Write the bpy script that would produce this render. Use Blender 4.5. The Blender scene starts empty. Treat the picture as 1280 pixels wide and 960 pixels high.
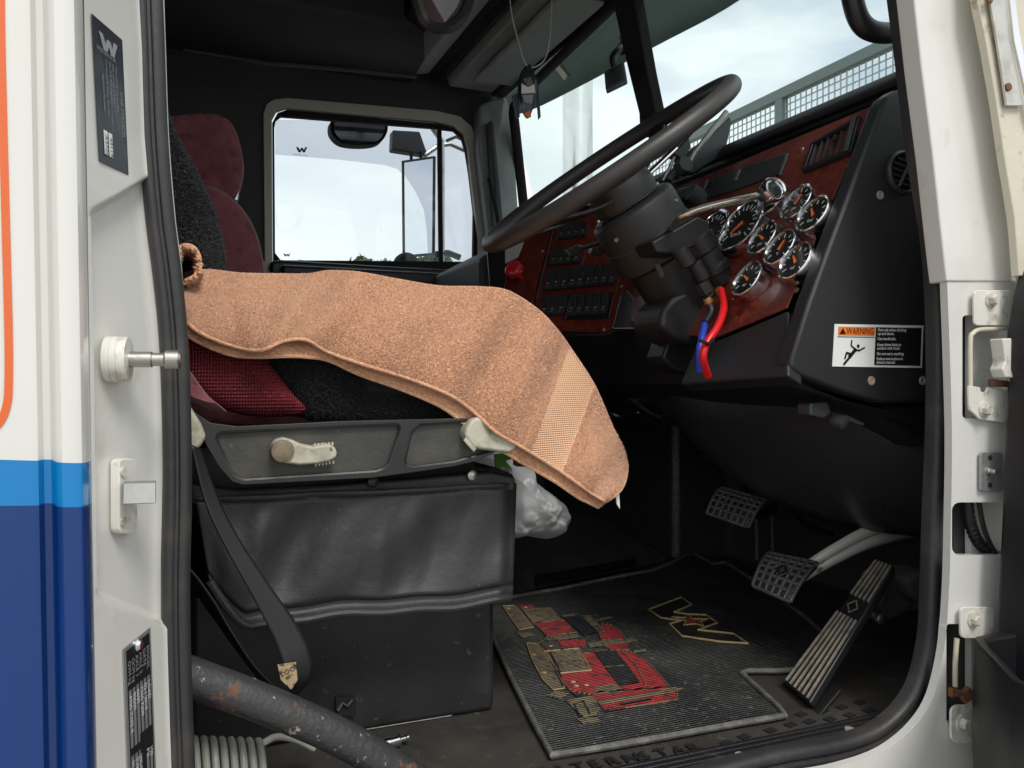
import bpy, bmesh, math, random
import numpy as np
from mathutils import Vector as V, Matrix
random.seed(4); rng = np.random.default_rng(4)
R = math.radians
C = bpy.context.scene.collection
# ------------------------------------------------------------------ camera model
H = 1.65; F = 1024.0; A = R(22.6); SA, CA = math.sin(A), math.cos(A)
CAM = V((0, 0, H))
def ray(u, v):
    dx = (u-640)/F; dz = (480-v)/F
    return V((SA+dx*CA, CA-dx*SA, dz))
def P(u, v, Y):
    d = ray(u, v); return CAM + d*(Y/d.y)
def PX(u, v, X):
    d = ray(u, v); return CAM + d*(X/d.x)
def PZ(u, v, z):
    d = ray(u, v); return CAM + d*((z-H)/d.z)
def PP(u, v, p0, n):
    d = ray(u, v); return CAM + d*((p0-CAM).dot(n)/d.dot(n))
def PT(u, v, t): return CAM + ray(u, v)*t
def W(x, y, z): return V((x, y, z+H))       # z relative to the eye height
FZ = H-.495
# ------------------------------------------------------------------ materials
def mat(name, col, rough=.5, metal=0, bump=None, var=None, coat=0, spec=.5, sheen=0, rvar=None, trans=0, emis=None, wave=None, rust=None, zsplit=None):
    m = bpy.data.materials.new(name); m.use_nodes = True
    nt = m.node_tree; N = nt.nodes; L = nt.links; b = N['Principled BSDF']
    b.inputs['Base Color'].default_value = (*col, 1); b.inputs['Roughness'].default_value = rough
    b.inputs['Metallic'].default_value = metal; b.inputs['Coat Weight'].default_value = coat
    b.inputs['Coat Roughness'].default_value = .08
    b.inputs['Specular IOR Level'].default_value = spec; b.inputs['Sheen Weight'].default_value = sheen
    b.inputs['Transmission Weight'].default_value = trans
    tc = N.new('ShaderNodeTexCoord')
    def noise(sc, det=4, ro=.55):
        n = N.new('ShaderNodeTexNoise'); n.inputs['Scale'].default_value = sc; n.inputs['Detail'].default_value = det; n.inputs['Roughness'].default_value = ro
        L.new(tc.outputs['Object'], n.inputs['Vector']); return n.outputs['Fac']
    def ramp(fac, a, bb, ca=(0,0,0,1), cb=(1,1,1,1)):
        r = N.new('ShaderNodeValToRGB'); e = r.color_ramp.elements
        e[0].position = a; e[1].position = bb; e[0].color = ca; e[1].color = cb
        L.new(fac, r.inputs['Fac']); return r.outputs['Color']
    def mix(fac, a, bb):
        x = N.new('ShaderNodeMix'); x.data_type = 'RGBA'
        if isinstance(fac, float): x.inputs[0].default_value = fac
        else: L.new(fac, x.inputs[0])
        for k, s in ((6, a), (7, bb)):
            if isinstance(s, tuple): x.inputs[k].default_value = (*s[:3], 1)
            else: L.new(s, x.inputs[k])
        return x.outputs[2]
    cur = tuple(col)
    if zsplit:
        sx = N.new('ShaderNodeSeparateXYZ'); L.new(tc.outputs['Object'], sx.inputs[0])
        for zz, cc, slope in zsplit:
            ma = N.new('ShaderNodeMath'); ma.operation = 'MULTIPLY_ADD'; L.new(sx.outputs['X'], ma.inputs[0]); ma.inputs[1].default_value = slope; L.new(sx.outputs['Z'], ma.inputs[2])
            mm = N.new('ShaderNodeMath'); mm.operation = 'LESS_THAN'; mm.inputs[1].default_value = zz
            L.new(ma.outputs[0], mm.inputs[0]); cur = mix(mm.outputs[0], cur, tuple(cc))
    if var:   # list of (scale, lo, hi, colour)
        for sc, lo, hi, cc in var:
            cur = mix(ramp(noise(sc, 6, .62), lo, hi), cur, tuple(cc))
    if rust:
        sc, lo, hi, cc = rust
        f = ramp(noise(sc, 8, .7), lo, hi); cur = mix(f, cur, tuple(cc))
        r2 = N.new('ShaderNodeMix'); r2.data_type = 'FLOAT'; L.new(f, r2.inputs[0]); r2.inputs[2].default_value = rough; r2.inputs[3].default_value = .85
        L.new(r2.outputs[0], b.inputs['Roughness'])
    if not isinstance(cur, tuple): L.new(cur, b.inputs['Base Color'])
    if rvar:
        sc, lo, hi = rvar
        mr = N.new('ShaderNodeMapRange'); L.new(noise(sc, 6, .6), mr.inputs[0]); mr.inputs[1].default_value = .3; mr.inputs[2].default_value = .7
        mr.inputs[3].default_value = lo; mr.inputs[4].default_value = hi; L.new(mr.outputs[0], b.inputs['Roughness'])
    hsrc = []
    if bump:
        for sc, st in bump: hsrc.append((noise(sc, 3), st))
    if wave:
        for ax, sc, st in wave:
            w = N.new('ShaderNodeTexWave'); w.bands_direction = ax; w.inputs['Scale'].default_value = sc; w.inputs['Distortion'].default_value = .3
            L.new(tc.outputs['Object'], w.inputs['Vector']); hsrc.append((w.outputs['Fac'], st))
    prev = None
    for h, st in hsrc:
        bp = N.new('ShaderNodeBump'); bp.inputs['Strength'].default_value = min(1, st*1.0); bp.inputs['Distance'].default_value = .003 if st < 1 else .003*st
        L.new(h, bp.inputs['Height'])
        if prev: L.new(prev, bp.inputs['Normal'])
        prev = bp.outputs['Normal']
    if prev: L.new(prev, b.inputs['Normal'])
    if emis:
        b.inputs['Emission Color'].default_value = (*emis[0], 1); b.inputs['Emission Strength'].default_value = emis[1]
    return m
def glass(name, tint, refl=.06, rough=0):
    m = bpy.data.materials.new(name); m.use_nodes = True; nt = m.node_tree; N = nt.nodes; L = nt.links
    N.remove(N['Principled BSDF']); o = N['Material Output']
    t = N.new('ShaderNodeBsdfTransparent'); t.inputs[0].default_value = (*tint, 1)
    g = N.new('ShaderNodeBsdfGlossy'); g.inputs['Roughness'].default_value = rough
    lw = N.new('ShaderNodeLayerWeight'); lw.inputs[0].default_value = .5
    pw = N.new('ShaderNodeMath'); pw.operation = 'POWER'; L.new(lw.outputs['Facing'], pw.inputs[0]); pw.inputs[1].default_value = 4
    fr = N.new('ShaderNodeMath'); fr.operation = 'MULTIPLY_ADD'; L.new(pw.outputs[0], fr.inputs[0]); fr.inputs[1].default_value = .4; fr.inputs[2].default_value = .025
    mx = N.new('ShaderNodeMixShader'); L.new(fr.outputs[0], mx.inputs[0]); L.new(t.outputs[0], mx.inputs[1]); L.new(g.outputs[0], mx.inputs[2])
    L.new(mx.outputs[0], o.inputs['Surface']); return m

WHITE = (.72,.71,.675)
M = {}
M['paint'] = mat('white_paint', WHITE, .3, coat=.5, bump=[(9,.05)], var=[(3,.45,.8,(.64,.62,.56)),(14,.62,.8,(.56,.53,.46)),(90,.72,.75,(.38,.33,.26))], rvar=(6,.25,.42))
M['paint_side'] = mat('white_blue_paint', WHITE, .25, coat=.6, bump=[(6,.03)], var=[(60,.76,.8,(.5,.47,.4))], zsplit=[(H-.0655,(.001,.20,.52),.07),(H-.098,(.0003,.032,.17),.05)])
M['white2'] = mat('white_fitting', (.74,.72,.66), .38, bump=[(60,.1)], var=[(45,.55,.72,(.42,.34,.22))])
M['cream_edge'] = mat('cream_sealed_edge', (.62,.57,.46), .5, bump=[(60,.3)], var=[(25,.60,.70,(.34,.22,.12))])
M['blackpl'] = mat('black_plastic', (.013,.013,.015), .36, bump=[(900,.10)], rvar=(7,.30,.5))
M['gloss'] = mat('glossy_black_plastic', (.036,.039,.043), .30, bump=[(500,.08)], rvar=(9,.2,.42))
M['endpl'] = mat('grained_dash_plastic', (.019,.019,.021), .42, bump=[(1400,.22)], rvar=(5,.38,.5))
M['dark'] = mat('dark_trim', (.055,.055,.062), .7, bump=[(300,.15)], var=[(5,.4,.7,(.07,.068,.076))])
M['trimpl'] = mat('seat_trim_plastic', (.012,.012,.013), .28, coat=.4, bump=[(600,.08)], rvar=(9,.22,.42))
M['stack'] = mat('polished_stack', (.80,.80,.77), .22, .9, bump=[(5,.05)])
M['scuff'] = mat('scuffed_corner', (.11,.115,.12), .38, bump=[(300,.2)], var=[(120,.45,.6,(.035,.036,.04)),(12,.5,.7,(.05,.05,.055))])  # lighter grey painted in as the highlight down the engine cover's corner
M['strk'] = mat('striker_metal', (.32,.32,.31), .5, .5, bump=[(90,.1)])
M['pedestal'] = mat('scuffed_black_panel', (.012,.012,.013), .36, bump=[(500,.1),(9,.3)], var=[(5,.52,.78,(.035,.034,.034)),(70,.66,.70,(.09,.085,.08))], rvar=(6,.26,.55))
M['darker'] = mat('black_recess', (.008,.008,.009), .8)
M['greytrim'] = mat('grey_trim', (.075,.078,.082), .62, bump=[(200,.1)], var=[(4,.4,.7,(.05,.055,.06))])
M['greengrey'] = mat('grey_green_trim', (.34,.38,.37), .6, bump=[(20,.15)], var=[(6,.4,.7,(.25,.28,.28))])
M['console'] = mat('overhead_grey', (.42,.40,.43), .6, bump=[(200,.1)])
M['rubber'] = mat('door_rubber', (.028,.028,.030), .5, bump=[(60,.25)], var=[(14,.5,.75,(.06,.055,.05))], rvar=(12,.4,.6))
M['beigeframe'] = mat('pale_window_surround', (.55,.55,.49), .5)
M['wood'] = mat('red_wood_veneer', (.17,.028,.018), .3, coat=.5, var=[(16,.35,.75,(.08,.013,.010)),(55,.5,.7,(.23,.05,.03))], rvar=(10,.25,.4))
M['chrome'] = mat('chrome', (.82,.82,.83), .16, 1)
M['steel'] = mat('worn_steel', (.5,.48,.44), .35, 1, bump=[(70,.15)], rust=(30,.56,.68,(.12,.07,.04)))
M['alu'] = mat('cast_aluminium', (.72,.71,.66), .42, .15, bump=[(120,.3)], rust=(22,.58,.68,(.26,.19,.11)))
M['bolt'] = mat('painted_bolt', (.62,.60,.53), .4, bump=[(120,.2)], var=[(60,.5,.7,(.35,.29,.2))])
M['dial'] = mat('gauge_face', (.012,.014,.015), .25, coat=1)
M['orange'] = mat('orange_needle', (.75,.16,.04), .5)
M['mark'] = mat('pale_marking', (.65,.66,.66), .6)
M['dimmark'] = mat('dim_marking', (.28,.29,.30), .6)
M['whiteink'] = mat('white_print', (.78,.78,.76), .5)
M['greyink'] = mat('grey_print', (.30,.31,.33), .5)
M['blackink'] = mat('black_print', (.012,.012,.014), .35)
M['orangeink'] = mat('orange_print', (.80,.20,.03), .45)
M['navyink'] = mat('dark_label', (.020,.022,.032), .3, coat=.3)
M['stripe'] = mat('orange_stripe_paint', (.72,.13,.025), .3, coat=.4)
M['wheel'] = mat('wheel_rubber', (.040,.038,.038), .42, bump=[(600,.2)], var=[(8,.45,.75,(.058,.054,.052))], rvar=(6,.33,.5))
M['vinyl'] = mat('black_vinyl', (.036,.036,.039), .40, bump=[(700,.3),(16,.6),(45,.45)], var=[(6,.5,.8,(.04,.04,.043)),(40,.68,.74,(.12,.12,.12))], rvar=(10,.34,.56))
M['velvet'] = mat('maroon_velvet', (.17,.045,.055), .9, sheen=.2, bump=[(25,1.),(90,.8),(400,.4)], var=[(9,.4,.7,(.30,.11,.12)),(40,.5,.7,(.12,.03,.04))])
M['fleece'] = mat('charcoal_fleece', (.018,.021,.028), .95, sheen=.2, bump=[(90,1.)], var=[(30,.4,.7,(.034,.036,.044))])
M['fleeceblack'] = mat('black_fleece', (.008,.008,.010), .95, sheen=.05, bump=[(90,1.)])
M['redcloth'] = mat('red_ribbed_cloth', (.19,.006,.016), .8, wave=[('X',95,.9),('Z',75,.5)], var=[(12,.4,.75,(.09,.004,.010)),(380,.56,.66,(.36,.04,.06))])
M['terry'] = mat('tan_terry', (.84,.415,.225), .95, sheen=.3, bump=[(500,1.),(40,.4)], var=[(5,.45,.78,(.60,.27,.15)),(24,.52,.78,(.66,.31,.18)),(300,.45,.65,(.94,.56,.35))])
M['terryband'] = mat('tan_woven_band', (.80,.475,.29), .85, wave=[('X',75,.5),('Z',110,.6)], bump=[(30,.3)])
M['mat'] = mat('ribbed_mat_rubber', (.026,.027,.029), .45, wave=[('Y',50,1.6)], bump=[(120,.3)], var=[(8,.42,.72,(.070,.068,.063)),(90,.58,.68,(.17,.165,.155)),(260,.62,.68,(.25,.24,.22))], rvar=(12,.3,.6))
M['matedge'] = mat('worn_mat_edge', (.11,.107,.10), .6, bump=[(150,.4)], var=[(40,.45,.65,(.22,.21,.19))])
M['floor'] = mat('dusty_floor_rubber', (.030,.027,.025), .72, bump=[(1200,.4),(25,.3)], var=[(7,.42,.75,(.072,.060,.050)),(60,.62,.75,(.12,.10,.08))], rvar=(8,.55,.85))
M['carpet'] = mat('dark_carpet', (.050,.049,.050), .95, bump=[(700,.8)], var=[(8,.45,.75,(.08,.077,.072))])
M['tread'] = mat('sill_tread_rubber', (.016,.016,.018), .4, bump=[(200,.3)], var=[(30,.6,.75,(.06,.06,.06))])
M['printred'] = mat('faded_red_print', (.46,.020,.026), .55, wave=[('Y',50,1.2)], var=[(30,.45,.72,(.16,.012,.016)),(75,.56,.62,(.035,.03,.03)),(140,.6,.7,(.45,.10,.08))])
M['printtan'] = mat('faded_tan_print', (.20,.155,.085), .55, wave=[('Y',50,1.2)], var=[(50,.45,.7,(.12,.09,.05)),(70,.55,.61,(.04,.037,.032)),(160,.62,.7,(.36,.30,.18))])
M['printblack'] = mat('black_print_rubber', (.010,.012,.016), .4, wave=[('Y',50,1.0)], var=[(70,.55,.7,(.04,.04,.05))])
M['goldline'] = mat('gold_outline', (.48,.36,.17), .5, bump=[(200,.3)], var=[(60,.5,.7,(.25,.17,.08))])
M['starred'] = mat('star_red', (.33,.06,.04), .55)
M['bar'] = mat('rusting_dark_bar', (.060,.058,.060), .42, .3, bump=[(130,.5)], var=[(70,.64,.67,(.50,.42,.36))], rust=(22,.585,.64,(.20,.095,.055)))
M['hose'] = mat('pale_hose', (.34,.35,.30), .4)
M['belt'] = mat('belt_webbing', (.010,.010,.012), .5, bump=[(900,.06)])
M['tan'] = mat('tan_label', (.45,.33,.18), .6, var=[(120,.5,.6,(.08,.06,.04))])
M['cream'] = mat('aged_cream_plastic', (.50,.475,.38), .45, bump=[(120,.3)], var=[(30,.45,.7,(.26,.23,.16)),(90,.6,.7,(.14,.12,.09))])
M['dusty'] = mat('dusty_panel', (.040,.040,.037), .5, bump=[(300,.2)], var=[(14,.42,.75,(.095,.088,.070)),(60,.66,.72,(.16,.15,.12))])
M['brownknob'] = mat('worn_brown_cap', (.22,.17,.11), .55, var=[(80,.4,.7,(.10,.08,.06))], bump=[(100,.3)])
M['red'] = mat('red_cable', (.72,.012,.018), .35)
M['blue'] = mat('blue_cable', (.02,.06,.45), .4)
M['redknob'] = mat('red_knob', (.62,.02,.03), .4)
M['brass'] = mat('brass', (.55,.36,.13), .35, .9)
M['nickel'] = mat('tarnished_lever', (.70,.64,.54), .22, .95, rust=(60,.62,.7,(.35,.2,.1)))
M['bag'] = mat('white_plastic_bag', (.78,.80,.81), .28, bump=[(60,.5)], trans=.1)
M['green'] = mat('green_print', (.14,.42,.05), .5)
M['visor'] = mat('smoked_visor', (.075,.12,.10), .4, var=[(5,.42,.6,(.16,.18,.16))], bump=[(8,.1)])
def translucent(m, col, f):
    nt = m.node_tree; N = nt.nodes; L = nt.links; b = N['Principled BSDF']; o = N['Material Output']
    t = N.new('ShaderNodeBsdfTranslucent'); t.inputs[0].default_value = (*col,1); x = N.new('ShaderNodeMixShader'); x.inputs[0].default_value = f
    L.new(b.outputs[0], x.inputs[1]); L.new(t.outputs[0], x.inputs[2]); L.new(x.outputs[0], o.inputs['Surface'])
translucent(M['visor'], (.30,.34,.32), .65)
translucent(M['bag'], (.7,.72,.72), .35)
M['mirror'] = mat('mirror_glass', (.80,.82,.85), .03, 1)
M['pale'] = mat('pale_post', (.55,.55,.52), .5)
M['film'] = glass('window_upper_tint', (.84,.84,.87))  # tint that paints a reflection's outline into the far window
M['glass'] = glass('window_glass', (.93,.96,.965))
M['screen'] = glass('windscreen_glass', (.91,.955,.95))
M['mesh'] = mat('galvanised_mesh', (.40,.44,.43), .5, .1)
M['meshframe'] = mat('dark_green_steel', (.15,.19,.18), .5)
M['leaf'] = mat('leaf', (.06,.09,.035), .8, var=[(.6,.4,.7,(.09,.12,.05))])
M['bark'] = mat('bark', (.12,.09,.06), .9)
M['rustbolt'] = mat('rusty_rivet', (.17,.075,.035), .8, bump=[(200,.6)])
M['brushed'] = mat('dull_metal_strip', (.62,.60,.55), .35, .8, bump=[(60,.2)], var=[(25,.5,.75,(.4,.36,.3))])
M['galv'] = mat('zinc_plate', (.34,.36,.36), .5, .6, bump=[(150,.3)])
M['screw'] = mat('beige_screw', (.33,.27,.21), .55, bump=[(200,.3)])
M['dome'] = mat('pale_lens', (.55,.58,.42), .35)
M['asphalt'] = mat('pale_gravel', (.27,.255,.235), .95, bump=[(60,.5)], var=[(2,.4,.7,(.33,.31,.28)),(40,.6,.7,(.2,.19,.17))])  # unseen ground, toned pale so its bounce fills dash underside and ceiling
M['pad'] = mat('worn_pedal_rubber', (.085,.085,.083), .6, bump=[(200,.5)], var=[(40,.4,.65,(.05,.05,.05)),(90,.6,.7,(.22,.21,.2))])
M['ribtan'] = mat('worn_tan_ribs', (.21,.18,.14), .5, bump=[(200,.4)], var=[(50,.45,.7,(.07,.065,.06))])
M['leafred'] = mat('dry_leaf', (.30,.10,.06), .7)
# ------------------------------------------------------------------ mesh builder
def crspline(pts, n, closed=False):
    pts = [V(p) for p in pts]; out = []; N = len(pts)
    seg = N if closed else N-1
    for i in range(seg):
        if closed: p0,p1,p2,p3 = pts[(i-1)%N],pts[i],pts[(i+1)%N],pts[(i+2)%N]
        else: p0,p1,p2,p3 = pts[max(i-1,0)],pts[i],pts[i+1],pts[min(i+2,N-1)]
        for k in range(n):
            t = k/n
            out.append(.5*((2*p1)+(-p0+p2)*t+(2*p0-5*p1+4*p2-p3)*t*t+(-p0+3*p1-3*p2+p3)*t**3))
    if not closed: out.append(pts[-1])
    return out
class MB:
    def __init__(s): s.v = []; s.f = []; s.m = []
    def add(s, vs, fs, mi=0):
        o = len(s.v); s.v += [tuple(x) for x in vs]; s.f += [tuple(o+i for i in f) for f in fs]; s.m += [mi]*len(fs); return s
    def prism(s, pts, vec, mi=0):
        n = len(pts); vec = V(vec); vs = list(pts)+[p+vec for p in pts]
        fs = [tuple(range(n-1,-1,-1)), tuple(range(n,2*n))]+[(i,(i+1)%n,n+(i+1)%n,n+i) for i in range(n)]
        return s.add(vs, fs, mi)
    def plate(s, outer, holes, vec):
        vec = V(vec); bm = bmesh.new(); es = []
        for lp in [outer]+holes:
            vs = [bm.verts.new(p) for p in lp]
            es += [bm.edges.new((vs[i], vs[(i+1)%len(vs)])) for i in range(len(vs))]
        r = bmesh.ops.triangle_fill(bm, edges=es, use_beauty=True, normal=vec.normalized())
        bm.verts.index_update(); base = [v.co.copy() for v in bm.verts]; n = len(base)
        ft = [tuple(v.index for v in f.verts) for f in bm.faces]
        fs = [f[::-1] for f in ft]+[tuple(i+n for i in f) for f in ft]
        k = 0
        for lp in [outer]+holes:
            m_ = len(lp); fs += [(k+i, k+(i+1)%m_, n+k+(i+1)%m_, n+k+i) for i in range(m_)]; k += m_
        bm.free(); return s.add(base+[p+vec for p in base], fs)
    def box(s, c, a, b, d):
        a,b,d = V(a),V(b),V(d); c = V(c)
        vs = [c+sx*a+sy*b+sz*d for sx in (-1,1) for sy in (-1,1) for sz in (-1,1)]
        return s.add(vs, [(0,1,3,2),(4,6,7,5),(0,4,5,1),(2,3,7,6),(0,2,6,4),(1,5,7,3)])
    def abox(s, x0,x1,y0,y1,z0,z1):
        return s.box(((x0+x1)/2,(y0+y1)/2,(z0+z1)/2), ((x1-x0)/2,0,0),(0,(y1-y0)/2,0),(0,0,(z1-z0)/2))
    def tube(s, pts, r, n=12, closed=False, smooth=0, caps=True, flat=1.0, up=None, mi=0):
        if smooth: 
            k = len(pts); pts2 = crspline(pts, smooth, closed)
            if isinstance(r, (list,tuple)):
                r = [r[min(int(i/smooth),k-1)]*(1-(i/smooth%1))+r[min(int(i/smooth)+1,k-1)]*(i/smooth%1) for i in range(len(pts2))]
            pts = pts2
        pts = [V(p) for p in pts]; N = len(pts)
        rr = r if isinstance(r,(list,tuple)) else [r]*N
        nrm = None; vs = []
        for i,p in enumerate(pts):
            t = (pts[(i+1)%N]-pts[i-1]) if closed else (pts[min(i+1,N-1)]-pts[max(i-1,0)])
            t.normalize()
            if up is not None: nrm = V(up)
            elif nrm is None: nrm = V((0,0,1)) if abs(t.z)<.9 else V((1,0,0))
            nrm = (nrm-t*nrm.dot(t)).normalized(); b = t.cross(nrm)
            for k in range(n):
                a = 2*math.pi*k/n; vs.append(p+nrm*(math.cos(a)*rr[i])+b*(math.sin(a)*rr[i]*flat))
        fs = []
        for i in range(N if closed else N-1):
            for k in range(n):
                j = (i+1)%N; fs.append((i*n+k, i*n+(k+1)%n, j*n+(k+1)%n, j*n+k))
        if not closed and caps: fs += [tuple(range(n-1,-1,-1)), tuple((N-1)*n+k for k in range(n))]
        return s.add(vs, fs, mi)
    def sweep(s, pts, prof, ax2, closed=False, wf=None):   # prof (a,b): a radial in-plane, b along ax2
        pts = [V(p) for p in pts]; N = len(pts); ax2 = V(ax2); n = len(prof); vs = []
        for i,p in enumerate(pts):
            t = (pts[(i+1)%N]-pts[i-1]) if closed else (pts[min(i+1,N-1)]-pts[max(i-1,0)])
            t.normalize(); rad = t.cross(ax2).normalized()
            w_ = wf(p) if wf else 1
            vs += [p+rad*(a*w_)+ax2*b for a,b in prof]
        fs = []
        for i in range(N if closed else N-1):
            j = (i+1)%N; fs += [(i*n+k, i*n+(k+1)%n, j*n+(k+1)%n, j*n+k) for k in range(n)]
        return s.add(vs, fs)
    def lathe(s, c, ax, prof, n=32, e=None, sc=1.0):
        ax = V(ax).normalized(); c = V(c)
        a = V(e) if e else ax.orthogonal(); a = (a-ax*a.dot(ax)).normalized(); b = ax.cross(a); vs = []
        for r,h in prof:
            for k in range(n):
                t = 2*math.pi*k/n; vs.append(c+ax*h+a*(math.cos(t)*r)+b*(math.sin(t)*r*sc))
        m_ = len(prof); fs = [(i*n+k, i*n+(k+1)%n, (i+1)*n+(k+1)%n, (i+1)*n+k) for i in range(m_-1) for k in range(n)]
        fs += [tuple(range(n-1,-1,-1)), tuple((m_-1)*n+k for k in range(n))]
        return s.add(vs, fs)
    def grid(s, G, mi=None, closed=False):
        h = len(G); w = len(G[0]); vs = [p for r in G for p in r]; o = len(s.v); s.v += [tuple(p) for p in vs]
        for i in range(h-1):
            for j in range(w if closed else w-1):
                s.f.append((o+i*w+j, o+i*w+(j+1)%w, o+(i+1)*w+(j+1)%w, o+(i+1)*w+j)); s.m.append(mi(i,j) if mi else 0)
        return s
    def puff(s, pts, y0, y1, rings=((.70,0),(.90,.006),(.97,.02),(1,.05)), smooth=4):
        pts = crspline(pts, smooth, True); n = len(pts); c = sum(pts, V())/n; secs = []
        for k,h in rings: secs.append((k, y0+h))
        for k,h in rings[::-1]: secs.append((k, y1-h))
        vs = [V((c.x+(p.x-c.x)*k, y, c.z+(p.z-c.z)*k)) for k,y in secs for p in pts]
        fs = [(i*n+k, i*n+(k+1)%n, (i+1)*n+(k+1)%n, (i+1)*n+k) for i in range(len(secs)-1) for k in range(n)]
        fs += [tuple(range(n-1,-1,-1)), tuple((len(secs)-1)*n+k for k in range(n))]
        return s.add(vs, fs)
    def text(s, body, o, ex, ey, size, ext=.0004, align='LEFT', bold=False, stretch=1.0):
        cu = bpy.data.curves.new('t','FONT'); cu.body = body; cu.size = 1; cu.align_x = align; cu.resolution_u = 2
        if bold: cu.offset = .018
        ob = bpy.data.objects.new('t', cu); me = bpy.data.meshes.new_from_object(ob)
        ex,ey,o = V(ex).normalized(),V(ey).normalized(),V(o); nn = ex.cross(ey).normalized()
        n = len(me.vertices); base = [o+ex*(v.co.x*size*stretch)+ey*(v.co.y*size) for v in me.vertices]
        s.add([p+nn*ext for p in base], [tuple(q.vertices) for q in me.polygons])
        bpy.data.objects.remove(ob); bpy.data.curves.remove(cu); bpy.data.meshes.remove(me); return s
    def build(s, name, m, parent=None, bevel=0, smooth=True, seg=2, sub=0, solid=0, ang=35, disp=None):
        root = parent
        while root is not None and root.parent: root = root.parent
        off = root.location if root is not None else V((0,0,0))
        me = bpy.data.meshes.new(name)
        vs = np.array(s.v, dtype=float)
        if root is None:
            ctr = vs.mean(0); ctr[2] = vs[:,2].min(); off = V(ctr)
        me.from_pydata((vs-np.array(off)).tolist(), [], s.f)
        ms = m if isinstance(m, (list,tuple)) else [m]
        for q in ms: me.materials.append(M[q])
        if len(ms) > 1: me.polygons.foreach_set('material_index', s.m)
        bm = bmesh.new(); bm.from_mesh(me); bmesh.ops.recalc_face_normals(bm, faces=bm.faces); bm.to_mesh(me); bm.free()
        if smooth:
            me.polygons.foreach_set('use_smooth', [True]*len(me.polygons))
            if not bevel: me.set_sharp_from_angle(angle=R(ang))
        o = bpy.data.objects.new(name, me); C.objects.link(o)
        if root is None: o.location = off
        o.parent = parent
        if sub:
            q = o.modifiers.new('s','SUBSURF'); q.levels = sub; q.render_levels = sub
        if solid:
            q = o.modifiers.new('k','SOLIDIFY'); q.thickness = solid; q.offset = 0
        if bevel:
            q = o.modifiers.new('b','BEVEL'); q.width = bevel; q.segments = seg; q.limit_method = 'ANGLE'; q.angle_limit = R(38); q.harden_normals = True
        return o
def thing(name, label, cat, loc, group=None, kind=None):
    o = bpy.data.objects.new(name, None); C.objects.link(o); o.empty_display_size = .1
    o.location = V(loc); tag(o, label, cat, group, kind); return o
def tag(o, label, cat, group=None, kind=None):
    o['label'] = label; o['category'] = cat
    if group: o['group'] = group
    if kind: o['kind'] = kind
    return o
def px(l, Y): return [P(u, v, Y) for u, v in l]
def rrect(u0, v0, u1, v1, r, n=4):
    out = []
    for cx, cy, a0 in ((u1-r,v0+r,-90),(u1-r,v1-r,0),(u0+r,v1-r,90),(u0+r,v0+r,180)):
        for k in range(n+1):
            a = R(a0+90*k/n); out.append((cx+r*math.cos(a), cy+r*math.sin(a)))
    return out
def sm(t): t = max(0,min(1,t)); return t*t*(3-2*t)
def tufts(G, n, L_, w, jitter=.6, trange=None, lean=(0,0,0)):
    """small pile tufts scattered over a grid surface, one batch of verts/faces"""
    A_ = np.array([[tuple(p) for p in r] for r in G]); h, w_, _ = A_.shape
    i = rng.uniform(0, h-1.001, n); j = rng.uniform(trange[0]*(w_-1) if trange else 0, (trange[1] if trange else 1)*(w_-1)-.001, n)
    i0 = i.astype(int); j0 = j.astype(int); fi = (i-i0)[:,None]; fj = (j-j0)[:,None]
    a,b,c,d = A_[i0,j0],A_[i0+1,j0],A_[i0,j0+1],A_[i0+1,j0+1]
    p = a*(1-fi)*(1-fj)+b*fi*(1-fj)+c*(1-fi)*fj+d*fi*fj
    du = b-a; dv = c-a; nn = np.cross(du, dv); nn /= np.linalg.norm(nn,axis=1)[:,None]+1e-9
    tocam = np.array([0,0,H])-p; sg = np.sign((nn*tocam).sum(1)); nn *= np.where(sg==0,1,sg)[:,None]
    nn = nn+rng.normal(size=(n,3))*jitter+np.array(lean); nn /= np.linalg.norm(nn,axis=1)[:,None]
    t1 = np.cross(nn, rng.normal(size=(n,3))); t1 /= np.linalg.norm(t1,axis=1)[:,None]; t2 = np.cross(nn,t1)
    ww = w*rng.uniform(.7,1.3,(n,1)); LL = L_*rng.uniform(.6,1.3,(n,1))
    V0 = p+t1*ww; V1 = p-t1*ww*.5+t2*ww*.87; V2 = p-t1*ww*.5-t2*ww*.87; V3 = p+nn*LL
    vs = np.stack([V0,V1,V2,V3],1).reshape(-1,3); k = np.arange(n)*4
    fs = np.concatenate([np.stack([k,k+1,k+3],1),np.stack([k+1,k+2,k+3],1),np.stack([k+2,k,k+3],1)]).tolist()
    return vs.tolist(), fs, (i, j)
# ================================================================== SETTING
g = MB().add([(-300,-300,0),(300,-300,0),(300,300,0),(-300,300,0)], [(0,1,2,3)]).build('ground','asphalt',smooth=False); g['kind'] = 'structure'

# ================================================================== TRUCK CAB
cab = thing('truck_cab','white truck cab with blue lower paint and orange pinstripe, seen through its open driver doorway','truck',(0,1.6,0))
# outer side panel: profile extruded along z
prof = [(-1100,.72),(-300,.72),(38,.72),(46,.722),(53,.733),(62,.733),(69,.714),(76,.710),(92,.710),(101,.713),(108,.722),(113,.738)]
rows = []
for z in np.linspace(-1.05,1.30,60):
    r = []
    for u,Y in prof:
        p = P(u, 480, Y); r.append(V((p.x-.016*z, Y, z+H)))
    rows.append(r)
MB().grid(rows).build('outer_panel','paint_side',cab)
# cab rear (sleeper) shell left
x0 = P(-1100,480,.72).x
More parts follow.
